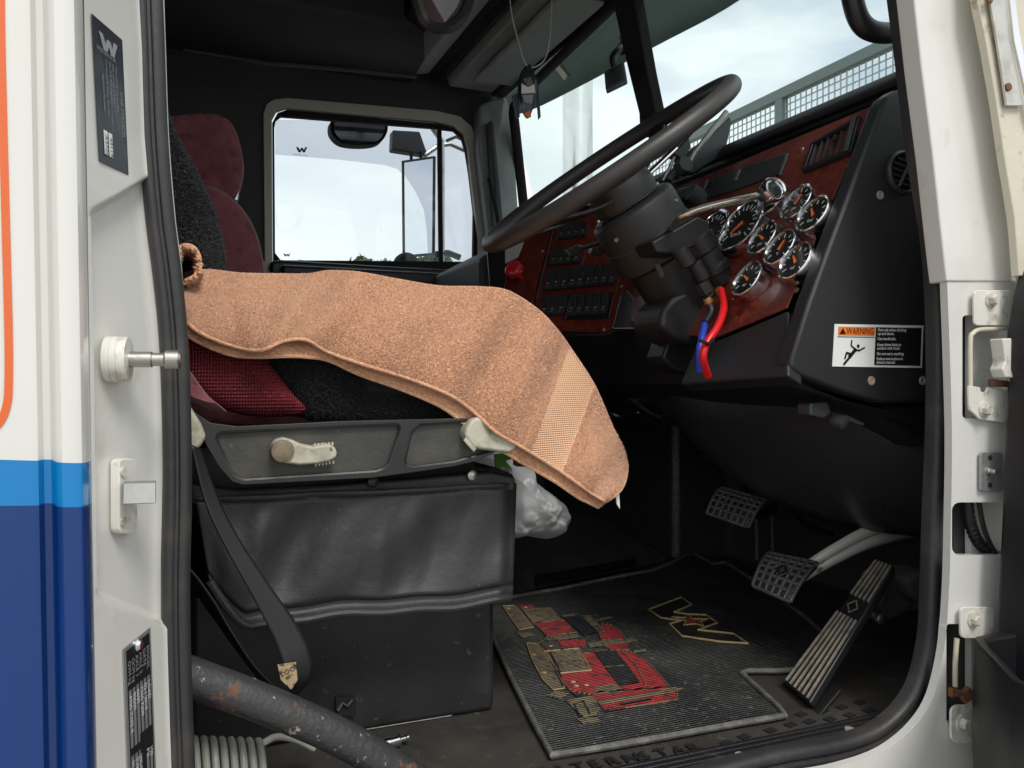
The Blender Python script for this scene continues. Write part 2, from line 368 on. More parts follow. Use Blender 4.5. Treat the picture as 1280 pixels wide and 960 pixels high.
# orange pinstripe
st = [(1,-260),(1,0),(4,150),(8,300),(11,420),(11,480),(9,505),(2,524),(-10,536),(-40,545),(-300,560)]
cc = crspline([P(u,v,.7195) for u,v in st],6)
MB().sweep(cc,[(-.0028,0),(-.0028,.0008),(.0028,.0008),(.0028,0)],(0,-1,0)).build('pinstripe','stripe',cab)
# rear jamb
sealL = [(-420,196),(-330,180),(-200,170),(0,166),(60,170),(170,173),(260,182),(320,190),(400,199),(480,204),(560,205),(700,202),(800,203),(960,208),(1100,214),(1500,222)]
def su(v): return float(np.interp(v,[a for a,b in sealL],[b for a,b in sealL]))
rows = []
for v in list(np.arange(-520,180,8))+list(np.arange(180,290,1.5))+list(np.arange(290,700,8))+list(np.arange(700,840,1.5))+list(np.arange(840,1500,8)):
    r = []
    e0 = P(105+15*v/960, v, .735); e1 = P(su(v)+13, v, .846)
    nrm = V((e1.y-e0.y, -(e1.x-e0.x), 0)).normalized()
    for k in range(25):
        s_ = k/24; dtop = sm((v-(262-48*s_))/16.); dbot = 1-sm((v-(728+42*s_))/22.)
        d = .013*dtop*dbot*sm((s_-.04)/.12)
        d += .004*sm((s_-.80)/.08)*(1-dtop*dbot)*0
        p = e0.lerp(e1, s_) - nrm*d
        p -= nrm*(-.005)*math.exp(-((s_-.97)/.05)**2)
        if s_ < .05: p += nrm*0
        r.append(p)
    rows.append(r)
MB().grid(rows).build('door_pillar','paint',cab)
E0 = P(112,480,.735); E1 = P(209,480,.84); JN = V((E1.y-E0.y, -(E1.x-E0.x), 0)).normalized()
def PJ(u,v,off=.002):
    return PP(u,v,E0+JN*off,JN)
# ---- labels on the jamb
def jl(u,v,off=.004):   # ruled jamb surface at that pixel
    e0 = P(105+15*v/960, v, .735); e1 = P(su(v)+5, v, .84); n = V((e1.y-e0.y,-(e1.x-e0.x),0)).normalized()
    return PP(u,v,e0+n*off,n)
lab = MB().prism([jl(*q,.0015) for q in ((114,17),(152,50),(160,219),(124,201))], JN*.0006).build('information_label','navyink',cab,smooth=False)
lab['label'] = 'dark information label with silver emblem on upper jamb'
def bil(q,s,t): return q[0].lerp(q[1],s).lerp(q[3].lerp(q[2],s),t)
q1 = [jl(*q,.0026) for q in ((114,17),(152,50),(160,219),(124,201))]
def wlogo(mb, f, th):   # emblem made of two slanted bands, f(s,t)->point
    for poly in ([(0,0),(.20,0),(.35,.58),(.45,.14),(.61,.14),(.71,.58),(.81,0),(1,0),(.79,1),(.62,1),(.52,.56),(.40,1),(.23,1)],):
        mb.prism([f(*p) for p in poly], th)
e = MB(); wlogo(e, lambda s,t: bil(q1,.20+.62*s,.075+.11*t), JN*.0004); 
exq = (q1[1]-q1[0]).normalized(); eyq = (q1[0]-q1[3]).normalized()
e.text('WESTERN STAR', bil(q1,.1,.215), exq, eyq, .0052,.0003)
e.build('label_print','greyink',lab,smooth=False)
e = MB(); dn = (q1[3]-q1[0]).normalized(); rt = (q1[1]-q1[0]).normalized()
e.text('CAB STRUCTURE', bil(q1,.84,.40), dn, rt, .0078,.0003,stretch=.8)
for k,(s_,t0,tx) in enumerate(((.70,.24,'This vehicle cab has been manufactured to comply'),(.60,.24,'with the cab strength requirements of'),(.50,.24,'the ECE-R29 Regulation. Revision 02'),(.37,.24,'Component Safety Number:'),(.24,.36,'Approval Number:'))):
    e.text(tx, bil(q1,s_,t0), dn, rt, .0052 if k<3 else .0056,.0003,stretch=.75)
e.build('label_text','greyink',lab,smooth=False)
e = MB()
for s_ in (.20,.36): e.prism([bil(q1,s_,.76),bil(q1,s_+.12,.76),bil(q1,s_+.12,.93),bil(q1,s_,.93)], JN*.0003)
e.build('number_box','whiteink',lab,smooth=False)
e = MB(); e.text('43119', bil(q1,.38,.79)+JN*.0006, dn, rt, .0066,.0003); e.text('A3720', bil(q1,.22,.79)+JN*.0006, dn, rt, .0066,.0003); e.build('number_print','blackink',lab,smooth=False)
q2 = [jl(*q,.0015) for q in ((153,812),(187,784),(196,1010),(162,1040))]
pl = MB().prism(q2, JN*.0008).build('rating_plate','galv',cab,smooth=False); pl['label']='black and silver rating plate on lower jamb'
q2 = [p+JN*.0012 for p in q2]
e = MB(); 
def qd(mb,q,s0,t0,s1,t1,th): mb.prism([bil(q,s0,t0),bil(q,s1,t0),bil(q,s1,t1),bil(q,s0,t1)], th)
qd(e,q2,.08,.02,.92,.24,JN*.0003); qd(e,q2,.08,.56,.92,.60,JN*.0003); qd(e,q2,.45,.60,.60,1,JN*.0003); qd(e,q2,.45,.52,.92,.66,JN*.0003)
for k in range(7): qd(e,q2,.08+.135*k,.24,.105+.135*k,1,JN*.0003)
e.build('plate_print','blackink',pl,smooth=False)
e = MB(); dn2=(q2[3]-q2[0]).normalized(); rt2=(q2[1]-q2[0]).normalized()
for k in range(6):
    e.text(['GVM kg','GCM kg','AXLE 1','AXLE 2','DATE','MODEL'][k], bil(q2,.10+.135*k,.08)+JN*.0005, dn2, rt2, .0062,.0002)
e.build('plate_text','greyink',pl,smooth=False)
e = MB(); 
for k in range(6):
    e.text(['4700 TYPE R','90500','6600','7200 7200','02 / 2014','LOAD'][k], bil(q2,.11+.135*k,.27)+JN*.0003, dn2, rt2, .0062,.0002)
    if k!=3: e.text(['0163','TYRES','295/80','11 R 22.5','PSI','100'][k], bil(q2,.11+.135*k,.63)+JN*.0003, dn2, rt2, .0062,.0002)
e.build('plate_figures','whiteink',pl,smooth=False)
MB().lathe(jl(171,806,.002),JN,[(.0055,0),(.0055,.002),(.003,.0045)],14).build('rivet','chrome',pl)
# ---- door stop buffer and latch striker
o0 = jl(133,449,-.011); axd = V((.985,-.17,0)).normalized()
bf = MB().lathe(o0, axd, [(.019,0),(.0195,.004),(.0185,.005),(.0195,.006),(.0195,.0095),(.0185,.0105),(.0195,.0115),(.019,.018),(.012,.0185)],36).build('door_stop','white2',cab)
MB().lathe(o0, axd, [(.0068,.018),(.0068,.036),(.0058,.037),(.0058,.046),(.0085,.048),(.0085,.058),(.0065,.060)],18).build('stop_pin','steel',bf)
sp = MB().prism([jl(u,v,-.011) for u,v in rrect(137,573,160,667,7)], JN*.009).build('latch_plate','white2',cab,bevel=.0015)
sp['label'] = 'white latch striker plate'
c0 = jl(154,618,.002)
MB().prism([c0+V((0,0,z))+V((0,y,0)) for y,z in ((-.012,-.007),(.010,-.006),(.012,.010),(-.004,.010))], axd*.026).build('striker','strk',sp,bevel=.001)
for v in (590,652): MB().lathe(jl(153,v,-.002),JN,[(.004,0),(.004,.002)],12).build('screw','bolt',sp)
# small weld marks
# ---- door seal (loop)
loop = [(183,-60),(187,60),(191,170),(199,270),(208,340),(216,420),(220,520),(221,620),(219,720),(220,820),(225,960),(230,1060),(240,1120),(262,1148),(310,1150),
        (600,1055),(800,998),(960,955),(1050,938),(1105,915),(1145,870),(1163,808),(1168,740),(1171,640),(1175,540),(1176,430),(1170,310),(1151,190),(1138,80),(1128,0),(1112,-120),(1092,-260),(1060,-380),(980,-440),(800,-470),(420,-500),(240,-430),(196,-300),(184,-180)]
pr_s = .8
lp = crspline([P(u,v,.845) for u,v in loop],5,True)
pr = [(-.0165,-.012),(-.0165,.004),(-.014,.010),(-.009,.0135),(-.004,.0125),(-.002,.0085),(.001,.0085),(.003,.011),(.008,.012),(.0125,.009),(.0150,.003),(.0155,-.012)]
seal = MB().sweep(lp,[(a,b*.9) for a,b in pr],(0,-1,0),True,lambda p: .82+.23*sm((p.x-.3)/.4)).build('door_seal','rubber',cab,ang=50)
MB().tube(crspline([P(u,v,.862) for u,v in ((201,-60),(205,60),(209,170),(217,270),(225,335),(232,420))],6),.0017,8).build('seal_edge','pale',seal)
# ---- front door pillar (white) in two steps, with recesses
upper = [(1100,-520),(1128,-140),(1141,-20),(1152,80),(1166,190),(1178,300),(1184,352),(1266,352),(1262,290),(1244,170),(1230,60),(1214,0),(1196,-140),(1190,-520)]
MB().prism(px(upper,.8035),(0,.03,0)).build('front_pillar','paint',cab,bevel=.003,seg=3)
lowc = crspline([V((u,v,0)) for u,v in [(1184,352),(1187,430),(1190,540),(1189,640),(1186,745),(1178,825),(1158,888),(1112,934),(1050,958),(960,976),(800,1022)]],6)
lowo = [(p.x,p.y) for p in lowc]+[(600,1080),(310,1180),(310,1500),(1420,1500),(1420,349)]
lowo_old = [(1183,349),(1187,430),(1190,540),(1190,640),(1187,745),(1178,825),(1158,890),(1110,938),(1050,962),(960,978),(800,1022),(600,1080),(310,1180),(310,1500),(1420,1500),(1420,349)]
holes = [px(rrect(1203,394,1300,523,5),.806), px(rrect(1190,628,1300,694,10),.806), px(rrect(1183,780,1230,904,4),.806)]
MB().plate(px(lowo,.806),holes,(0,.012,0)).build('front_pillar','paint',cab,bevel=.002)
MB().prism([P(u,v,.845) for u,v in ((1192,380),(1450,380),(1450,1100),(1192,1100))],(0,.02,0)).build('pillar_inner','greytrim',cab)
# cream sealed edge + strip at top right = opened door's frame edge
for seam in ([(1216,0),(1228,60),(1240,130),(1250,200),(1262,270),(1268,330),(1272,352)],):
    MB().tube([P(u+1,v,.797) for u,v in [(1190,-200)]+seam],.0028,8,smooth=5).build('sealant_bead','cream_edge',cab)
# hinges
def bolt(parent,u,v,Y,r=.0075):
    p = P(u,v,Y)
    MB().lathe(p,(0,-1,0),[(r*1.45,0),(r*1.45,.002),(r*1.3,.0025)],24).lathe(p+V((0,-.0025,0)),(0,-1,0),[(r,0),(r,.006),(r*.82,.0075)],6).build('bolt','bolt',parent,ang=20)
hg = MB().prism(px(rrect(1215,363,1263,407,5),.800),(0,-.004,0)).build('door_hinge','white2',cab,bevel=.0012)
bolt(hg,1238,375,.796); MB().prism(px(rrect(1249,369,1259,386,4),.7965),(0,-.0008,0)).build('slot','bolt',hg)
MB().tube([P(u,v,.800) for u,v in ((1262,410),(1240,411),(1224,412),(1216,417),(1213,426),(1213,484))],.0032,10,smooth=4).build('check_rod','cream_edge',hg)
MB().prism(px([(1236,424),(1260,423),(1259,440),(1258,464),(1300,468),(1300,474),(1240,472),(1236,462),(1240,452),(1238,436)],.79),(0,-.02,0)).build('hinge_arm','white2',hg,bevel=.002)
MB().prism(px([(1234,474),(1254,476),(1254,484),(1234,483)],.80),(0,-.01,0)).build('bushing','rustbolt',hg,bevel=.002)
hg = MB().prism(px([(1208,482),(1222,484),(1224,490),(1229,490),(1232,484),(1260,488),(1257,522),(1252,528),(1222,524),(1209,512)],.800),(0,-.004,0)).build('door_hinge','white2',cab,bevel=.0012)
bolt(hg,1230,512,.796); MB().prism(px(rrect(1240,508,1248,522,3.5),.7965),(0,-.0008,0)).build('slot','bolt',hg)
hg = MB().prism(px(rrect(1198,758,1240,797,6),.800),(0,-.004,0)).build('door_hinge','white2',cab,bevel=.0012)
bolt(hg,1216,774,.796)
MB().tube([P(u,v,.803) for u,v in ((1196,798),(1194,830),(1194,858))],.0035,10,smooth=3).build('check_rod','cream_edge',hg)
MB().prism(px([(1184,858),(1200,862),(1206,856),(1212,862),(1210,872),(1202,878),(1196,868),(1184,870)],.80),(0,-.008,0)).build('bushing','rustbolt',hg,bevel=.002)
hg = MB().prism(px(rrect(1186,880,1240,928,10),.800),(0,-.004,0)).build('door_hinge','white2',cab,bevel=.0012)
bolt(hg,1202,903,.796)
sw = MB().prism(px(rrect(1223,565,1251,614,4),.803),(0,-.004,0)).build('door_switch','galv',cab,bevel=.001)
for v in (572,606): MB().lathe(P(1237,v,.799),(0,-1,0),[(.0035,0),(.0035,.0015),(.001,.002)],10).build('screw','darker',sw)
MB().lathe(P(1236,589,.799),(0,-1,0),[(.0055,0),(.0055,.003),(.0038,.004),(.0036,.012)],14).build('plunger','steel',sw)
# harness through the hole
hp = [P(u,v,.826) for u,v in ((1208,615),(1212,650),(1222,676),(1240,692),(1262,700))]
h_ = crspline(hp,10); MB().tube(h_,[.0075+.0012*(i%2) for i in range(len(h_))],12).build('wiring_conduit','blackpl',cab)
MB().tube([P(u,v,.815) for u,v in ((1222,615),(1230,660),(1244,690),(1262,712))],.0035,8,smooth=5).build('cable','blackpl',cab)
# roof, far shell, rear, firewall, hood
XL = x0
MB().abox(XL,1.02,.76,2.62,H+1.22,H+1.27).build('roof','paint',cab,bevel=.02)
MB().prism([W(x,.80,z) for x,z in ((P(205,-500,.84).x-.12,.92),(1.25,.90),(1.10,1.24),(-.2,1.24))],(0,.02,0)).build('door_header','paint',cab)
MB().abox(XL-.02,XL,.73,2.62,H-1.0,H+1.25).build('rear_wall','dark',cab)
MB().abox(XL,.9,.86,2.5,H+1.12,H+1.15).build('headliner','dark',cab)
MB().abox(XL,P(215,480,.9).x-.02,.87,.89,H-.5,H+1.2).build('side_lining','dark',cab)
MB().abox(1.50,1.53,.82,2.6,H-.6,H+.5).build('firewall','dark',cab)
MB().abox(1.06,2.0,.832,.842,H-.9,H+.48).build('cowl_side','paint',cab)
hd = [W(1.54,.86,.44),W(1.54,2.5,.44),W(3.1,2.3,.28),W(3.1,1.05,.28)]
MB().prism(hd,(0,0,-.9)).build('hood','paint',cab,bevel=.06,seg=4)
# floor
MB().abox(XL,1.5,.87,2.55,FZ-.03,FZ).build('cab_floor','floor',cab)
MB().abox(P(230,960,.84).x,1.06,.853,.873,FZ-.30,FZ-.004).build('sill','paint',cab)
# sill tread: ribs along x
tr = MB()
for k in range(4):
    y = .868+.0115*k; a = W(.0,y,0); 
    tr.abox(.02,.995-.004*k,y,y+.008,FZ+.001,FZ+.010)
tr.build('sill_tread','tread',cab,bevel=.002)
for u,v in ((925,944),(1062,912)):
    p = PZ(u,v,FZ+.0105); MB().lathe(p,(0,0,1),[(.0075,0),(.0065,.002),(.003,.0015)],16).build('tread_screw','screw',cab)
MB().prism([PZ(u,v,FZ+.012) for u,v in ((1058,911),(1070,908),(1076,914),(1066,918))],(0,0,.002)).build('dry_leaf_scrap','leafred',cab) if False else None
# raised letters on the floor
zf = FZ+.0005
oA = PZ(884,938,zf); oB = PZ(738,963,zf); ex = (oA-oB).normalized(); ey = V((-ex.y,ex.x,0))
cell = (oA-oB).length/7.1
lt = MB()
for k,ch in enumerate('WESTERNSTAR'[::-1]):
    lt.text(ch, oA-ex*(cell*(k+.98)), ex, ey, cell*1.30, .003, bold=True)
lt.build('raised_lettering','tread',cab,smooth=False)
for u,v in ((1001,893),(1028,889),(1052,884),(1074,878),(988,906),(1012,902),(1037,899),(1062,894),(1086,888),(963,913),(930,921),(908,929)):
    p = PZ(u,v,FZ+.0008); MB().box(p,(.0085,.002,0),(-.001,.006,0),(0,0,.001)).build('drain_pad','darker',cab)
# ---- far side wall with window opening, lining
YW = 2.5
fo = [(332,520),(331,345),(329,142),(333,130),(342,124),(360,122),(545,138),(575,145),(590,158),(597,180),(607,300),(607,330),(607,520)]
fin = [(341,345),(340,150),(346,139),(358,135),(545,152),(567,157),(580,168),(585,186),(598,300),(598,345)]
def wl(x,z): return W(x,YW,z)
outer_w = [wl(XL,-.55),wl(XL,1.2),wl(1.02,1.2),wl(1.02,.52),wl(1.5,.5),wl(1.5,-.55)]
hole = px([(334,350),(332,142),(345,127),(360,125),(545,141),(575,148),(588,160),(595,180),(604,300),(604,350)],YW)
MB().plate(outer_w,[hole],(0,.06,0)).build('far_side_wall','dark',cab)
# side cove above the window
MB().prism([W(XL,YW,.94),W(XL,2.30,.95),W(XL,2.22,1.0),W(XL,2.22,1.15),W(XL,YW,1.15)],(.70-XL,0,0)).build('overhead_cupboard','dark',cab,bevel=.015)
MB().prism([P(u,v,2.30) for u,v in ((228,62),(330,78),(430,86),(520,96),(520,99),(430,90),(330,82),(228,66))],(0,-.012,0)).build('cupboard_lip','greytrim',cab,bevel=.003)
# passenger door with its window
pd = thing('passenger_door','dark far passenger door with pale framed window in closed position','door',P(460,500,YW))
MB().plate(px(fo,YW-.012),[px(fin[1:]+[(598,345),(341,345)] if False else fin,YW-.012)],(0,.02,0)).build('window_surround','beigeframe',pd,bevel=.003)
gl_in = [(351,325),(344,316),(343,160),(345,150),(352,145),(545,160),(568,163),(578,172),(583,190),(593,252),(592,322),(585,327)]
fi2 = [(342,348),(341,152),(347,141),(358,137),(545,154),(566,159),(578,169),(584,188),(597,300),(597,348)]
MB().plate(px(fi2,YW+.0),[px(gl_in,YW)],(0,.02,0)).build('window_rubber','darker',pd,bevel=.002)
MB().prism(px([(340,140),(600,140),(600,340),(340,340)],YW+.035),(0,.004,0)).build('window_pane','glass',pd)
fl = [(344,193),(344,150),(560,150),(600,170),(600,335),(535,335),(534,290),(530,262),(520,240),(508,222),(497,211),(480,206),(420,199)]
MB().prism(px(fl,YW+.05),(0,.002,0)).build('window_tint','film',pd)  # added pane: darkens the glass around a shape imitating a reflection
MB().prism(px([(547,150),(552,150),(554,335),(549,335)],YW+.022),(0,.01,0)).build('window_divider','darker',pd)
lg = MB(); wlogo(lg, lambda s,t: P(370+14*s,184+6.5*t,YW+.03), (0,-.001,0)); 
ll = P(366,193.5,YW+.03); lg.text('WESTERN STAR', ll, (1,0,0),(0,0,1), .0062,.0003)
wlogo(lg, lambda s,t: P(354+9*s,317+3.5*t,YW+.03), (0,-.001,0))
lg.build('window_emblem','blackink',pd,smooth=False)
MB().prism(px([(338,326),(350,324),(480,332),(560,336),(590,328),(604,318),(640,330),(640,560),(338,560)],YW-.045),(0,.03,0)).build('door_panel','blackpl',pd,bevel=.012,seg=3)
MB().prism(px([(352,330),(480,337),(560,341),(596,330),(596,352),(560,358),(352,352)],YW-.10),(0,.05,0)).build('door_armrest','blackpl',pd,bevel=.012,seg=3)
# far front pillar inside
MB().prism(px([(600,130),(632,118),(640,138),(648,250),(652,300),(612,300),(606,250),(598,180)],2.44),(0,.07,0)).build('far_front_pillar','greengrey',cab,bevel=.012,seg=3)
MB().prism(px([(612,150),(618,150),(632,300),(622,300)],2.40),(0,.05,0)).build('pillar_cover','greytrim',cab,bevel=.008)
MB().tube([P(u,v,2.33) for u,v in ((611,222),(614,235),(620,262),(624,286))],.007,8,smooth=4).build('far_grab_handle','darker',cab)
# windscreen: plane X = .99+.27*(.9-z)
def gx(z): return .99+.27*(.9-z)
sc_ = [W(gx(.45)+.02,.86,.45),W(gx(.45)+.02,2.44,.45),W(gx(.93)+.02,2.44,.93),W(gx(.93)+.02,.86,.93)]
MB().prism(sc_,(.005,0,.001)).build('windscreen','screen',cab)
GP = W(gx(.5),1.6,.5); GN = V((1,0,.27)).normalized()
fr = [PP(u,v,GP,GN) for u,v in ((655,262),(645,170),(642,140),(646,128),(660,112),(700,72),(740,33),(790,-16),(850,-74))]
MB().tube(fr,.017,10,smooth=4,flat=.7).build('windscreen_rubber','darker',cab)
MB().prism([PP(u,v,GP-GN*.0,GN) for u,v in ((772,-30),(801,-30),(806,0),(822,90),(832,138),(838,170),(812,170),(811,140),(795,75),(778,0))],GN*-.03).build('windscreen_divider','darker',cab,bevel=.006)
MB().abox(.94,.99,.86,2.44,H+.915,H+.97).build('windscreen_header','darker',cab,bevel=.01)
# front headliner and overhead console
MB().prism([W(.975,.9,.925),W(.80,.9,.925),W(.79,.9,.95),W(.79,.9,1.10),W(1.0,.9,1.10)],(0,1.53,0)).build('sun_visor_shelf','greengrey',cab,bevel=.006)
sv = MB().prism([W(.955,1.72,.915),W(.955,1.72,.905),W(.835,1.72,.900),W(.832,1.72,.912)],(0,.58,0)).build('folded_sun_visor','greengrey',cab,bevel=.004)
MB().prism([W(.795,.9,.955),W(.760,.9,.925),W(.745,.9,.955)],(0,1.53,0)).prism([W(.760,.9,.955),W(.740,.9,.935),W(.728,.9,.955)],(0,1.53,0)).build('console_trim','darker',cab,bevel=.004)
MB().prism([W(.735,.9,.955),W(.685,.9,.945),W(.66,.9,.99),W(.66,.9,1.12),W(.80,.9,1.12),W(.80,.9,.955)],(0,1.53,0)).build('overhead_console','console',cab,bevel=.008)
MB().prism([W(.675,.9,.985),W(.60,.9,1.02),W(.60,.9,1.12),W(.675,.9,1.12)],(0,1.50,0)).build('console_shelf','darker',cab,bevel=.008)
for c,s_ in (((.715,1.62,.944),.022),((.715,1.70,.944),.016)):
    MB().lathe(W(*c),(0,0,-1),[(s_,0),(s_,.006),(s_*.7,.009)],20).build('map_light','dome',cab)
# outer sun visor
vl = [(1.10,2.70),(1.167,2.54),(1.256,1.986),(1.299,1.653),(1.256,1.30),(1.167,.80)]
vt = [(1.00,2.66),(1.03,2.54),(1.06,1.986),(1.07,1.653),(1.06,1.30),(1.03,.80)]
a_ = crspline([W(x,y,.95) for x,y in vl],6); b_ = crspline([W(x,y,1.20) for x,y in vt],6)
MB().grid([[p.lerp(q,k/6)+V((.02*math.sin(math.pi*k/6),0,0)) for k in range(7)] for p,q in zip(a_,b_)]).build('outer_sun_visor','visor',cab,solid=.006)
for yy in (2.35,1.95,1.40): MB().box(W(1.12,yy,1.03),(.05,0,-.05),(0,.015,0),(.004,0,.004)).build('visor_bracket','steel',cab)
# raised passenger floor and engine cover
MB().prism([PZ(630,745,FZ+.001),PZ(835,700,FZ+.001),P(705,622,2.46),P(560,600,2.46),V((.3,2.4,FZ+.001)),V((.3,1.75,FZ+.001))],(0,0,.006)).build('carpet','carpet',cab)
MB().prism([PZ(668,722,FZ+.012),PZ(794,700,FZ+.012),PZ(797,710,FZ+.012),PZ(672,736,FZ+.012)],(0,0,.006)).build('carpet_edge','tread',cab,bevel=.002)
ecx, ecy = 1.385, 1.985
pth = [(1.16,2.50),(ecx-.09,2.14)]+[(ecx-.03+.045*math.cos(a),ecy+.03+.045*math.sin(a)) for a in np.linspace(R(205),R(275),9)]+[(1.50,1.935)]
MB().grid([[V((x,y,z)) for x,y in pth] for z in np.linspace(FZ,H+.05,6)],lambda i,j: 1 if 4<=j<=6 else 0).build('engine_cover',['gloss','scuff'],cab,ang=60)  # corner faces carry the painted highlight strip
for u in (946,966): MB().tube([P(u-1,640,1.62),P(u,700,1.62)],.004,8).build('pedal_rod','steel',cab)
# near grab handle by windscreen
gh = [P(u,v,.93) for u,v in ((1060,-120),(1062,-40),(1066,0),(1076,28),(1094,40),(1122,40),(1136,38))]
gh[-1].y=.90
gh_o=MB().tube(gh,.0155,16,smooth=6).build('grab_handle','blackpl',cab); gh_o['label']='thick black grab handle at windscreen pillar'

# ================================================================== OPEN DRIVER DOOR
door = thing('driver_door','open driver door edge with black inner panel and pocket at right','door',(1.15,.72,H-.6))
dd = V((.10,-.995,0)); D0 = V((1.088,.775,0))
de=[(1286,316),(1272,340),(1264,370),(1257,415),(1256,462),(1260,474),(1257,484),(1257,510),(1254,560),(1251,640),(1245,760),(1241,900),(1238,1400),(1310,1400),(1310,316)]
MB().prism([P(u,v,.778) for u,v in de],dd*.92).build('inner_panel','blackpl',door,bevel=.006,seg=3)
MB().prism([P(u,v,.780) for u,v in ((1311,300),(1335,300),(1335,1400),(1311,1400))],dd*.95).build('outer_skin','paint',door,bevel=.006)
MB().prism([P(u,v,.7765) for u,v in rrect(1262,538,1272,566,5)],(0,-.001,0)).build('edge_plug','gloss',door)
# frame edge strip visible top right
fe = [(1217,-160),(1222,0),(1234,60),(1246,130),(1256,200),(1268,270),(1274,345),(1330,345),(1330,-160)]
MB().prism(px(fe,.770),(0,.012,0)).build('window_frame','cream_edge',door,bevel=.002)
MB().prism(px([(1234,-60),(1254,-60),(1262,40),(1280,132),(1259,132),(1248,60),(1238,0)],.762),(0,.004,0)).build('metal_strip','brushed',door,bevel=.001)
MB().prism(px([(1257,-60),(1262,-60),(1275,40),(1296,150),(1290,150),(1268,50)],.758),(0,.004,0)).build('chrome_strip','chrome',door,bevel=.001)
for u,v in ((1236,0),(1260,109)): MB().lathe(P(u,v,.7615),(0,-1,0),[(.0055,0),(.0055,.002),(.003,.003)],14).build('rivet','rustbolt',door)
xy = [(.985,.768),(.962,.745),(.880,.640),(.862,.55),(.87,.30),(1.10,.30),(1.10,.768)]
po = [V((x,y,0)) for x,y in xy]; ctr = sum(po,V())/7
pi_ = [ctr+(p-ctr)*.90 for p in po]
zt = H-.334
pk = MB()
n=7; lo=.92
for ring,zz in ((po,zt),(po,zt-.5)): pass
vs = [p+V((0,0,zt)) for p in po]+[p+V((0,0,zt)) for p in pi_]+[ctr+(p-ctr)*1.03+V((0,0,zt-.12)) for p in po]+[ctr+(p-ctr)*lo+V((0,0,zt-.55)) for p in po]+[p+V((0,0,zt-.25)) for p in pi_]
fs = []
for i in range(n):
    j=(i+1)%n; fs += [(i,j,n+j,n+i),(i,2*n+i,2*n+j,j),(2*n+i,3*n+i,3*n+j,2*n+j),(n+i,n+j,4*n+j,4*n+i)]
fs += [tuple(4*n+i for i in range(n)), tuple(3*n+i for i in range(n))]
pk.add(vs,fs).build('door_pocket','blackpl',door,bevel=.008,seg=3)
MB().prism([D0+dd*.01+V((-.002,0,H+z)) for z in (0,)]+[D0+dd*.03+V((-.006,0,H+z)) for z in (0,)]+[D0+dd*.03+V((-.006,0,H-.05))]+[D0+dd*.01+V((-.002,0,H-.05))],(-.004,0,0)).build('trim_clip','darker',door)

# ================================================================== DASHBOARD
dash = thing('dashboard','black dashboard with red wood veneer instrument panel, chrome gauges and rocker switches','dashboard',W(1.1,1.6,-.1))
YE = .935
A3 = P(1090,130,1.0); B3 = P(980,390,1.0); dz_ = (B3-A3).normalized(); DN = V((0,1,0)).cross(dz_); DN = DN if DN.x<0 else -DN
DP = A3.copy()
def DD(u,v,off=0): return PP(u,v,DP+DN*off,DN)
prof = [(1.12,.47),(1.105,.503),(1.082,.500),(1.062,.478),(1.066,.462),(1.069,.462),(.885,.114),(.875,.06),(.90,.0),(1.0,-.04),(1.30,-.06),(1.48,.3)]
MB().prism([W(x+.004,.955,z) for x,z in prof],(0,1.50,0)).build('dash_body','blackpl',dash,bevel=.006,seg=3)
MB().prism([W(1.128,.94,.468),W(1.112,.94,.507),W(1.080,.94,.506),W(1.058,.94,.484),W(1.055,.94,.472),W(1.075,.94,.468)],(0,1.51,0)).build('dash_lip','endpl',dash,bevel=.006,seg=3)
end = [(1103,130),(1108,121),(1120,112),(1200,100),(1205,502),(1100,504),(1060,493),(1000,470),(989,461),(987,450),(1010,380),(1032,318)]
MB().prism(px(end,.930),(0,.03,0)).build('end_panel','endpl',dash,bevel=.007,seg=4)
MB().prism(px([(987,462),(1000,472),(1060,495),(1110,506),(1205,504),(1205,560),(1180,548),(1100,515),(985,482)],.948),(0,.05,0)).build('lower_rail','blackpl',dash,bevel=.008,seg=3)
# wood sheet
wd = [(1091,134),(985,386),(893,424),(862,420),(790,402),(790,265),(860,230)]
MB().prism([DD(u,v,.004) for u,v in wd],DN*.003).build('instrument_panel','wood',dash,bevel=.001)
MB().prism([DD(u,v,.006) for u,v in ((985,388),(893,427),(870,432),(850,480),(985,470))],DN*-.03).build('knee_panel','endpl',dash,bevel=.004)
# long display strip
MB().prism([DD(u,v,.007) for u,v in ((886,225),(985,192),(975,219),(875,253))],DN*.004).build('display_strip','gloss',dash,bevel=.002)
for u,v in ((921,219),(881,231)):
    c = DD(u,v,.0115); MB().box(c,DN*.001,V((0,.004,0)),dz_*.012).build('clip','steel',dash)
MB().tube([DD(u,v,.010) for u,v in ((985,192),(975,219))],.002,6).build('display_end','greytrim',dash)
# rectangular air vent
vq = [DD(u,v,.007) for u,v in ((1018,182),(1079,147),(1068,193),(1006,218))]
vi = [bil(vq,s,t) for s,t in ((.07,.12),(.86,.12),(.86,.88),(.07,.88))]
av = MB().plate(vq,[vi],DN*.010).build('air_vent','blackpl',dash,bevel=.002)
MB().prism([p+DN*-.004 for p in vi],DN*.001).build('vent_back','darker',av)
for k in range(6):
    a=bil(vq,.12+.135*k,.14);b=bil(vq,.12+.135*k,.86); MB().prism([a,b,b+V((.006,.004,0)),a+V((.006,.004,0))],DN*.008).build('vane','greytrim',av)
MB().box(bil(vq,.62,.42)+DN*.010,DN*.004,V((0,.004,0)),dz_*.004).build('tab','blackpl',av,bevel=.001)
MB().prism([bil(vq,.88,.02)+DN*.011,bil(vq,.97,.02)+DN*.011,bil(vq,.97,.98)+DN*.011,bil(vq,.88,.98)+DN*.011],DN*.002).build('frame_edge','greytrim',av,bevel=.001)
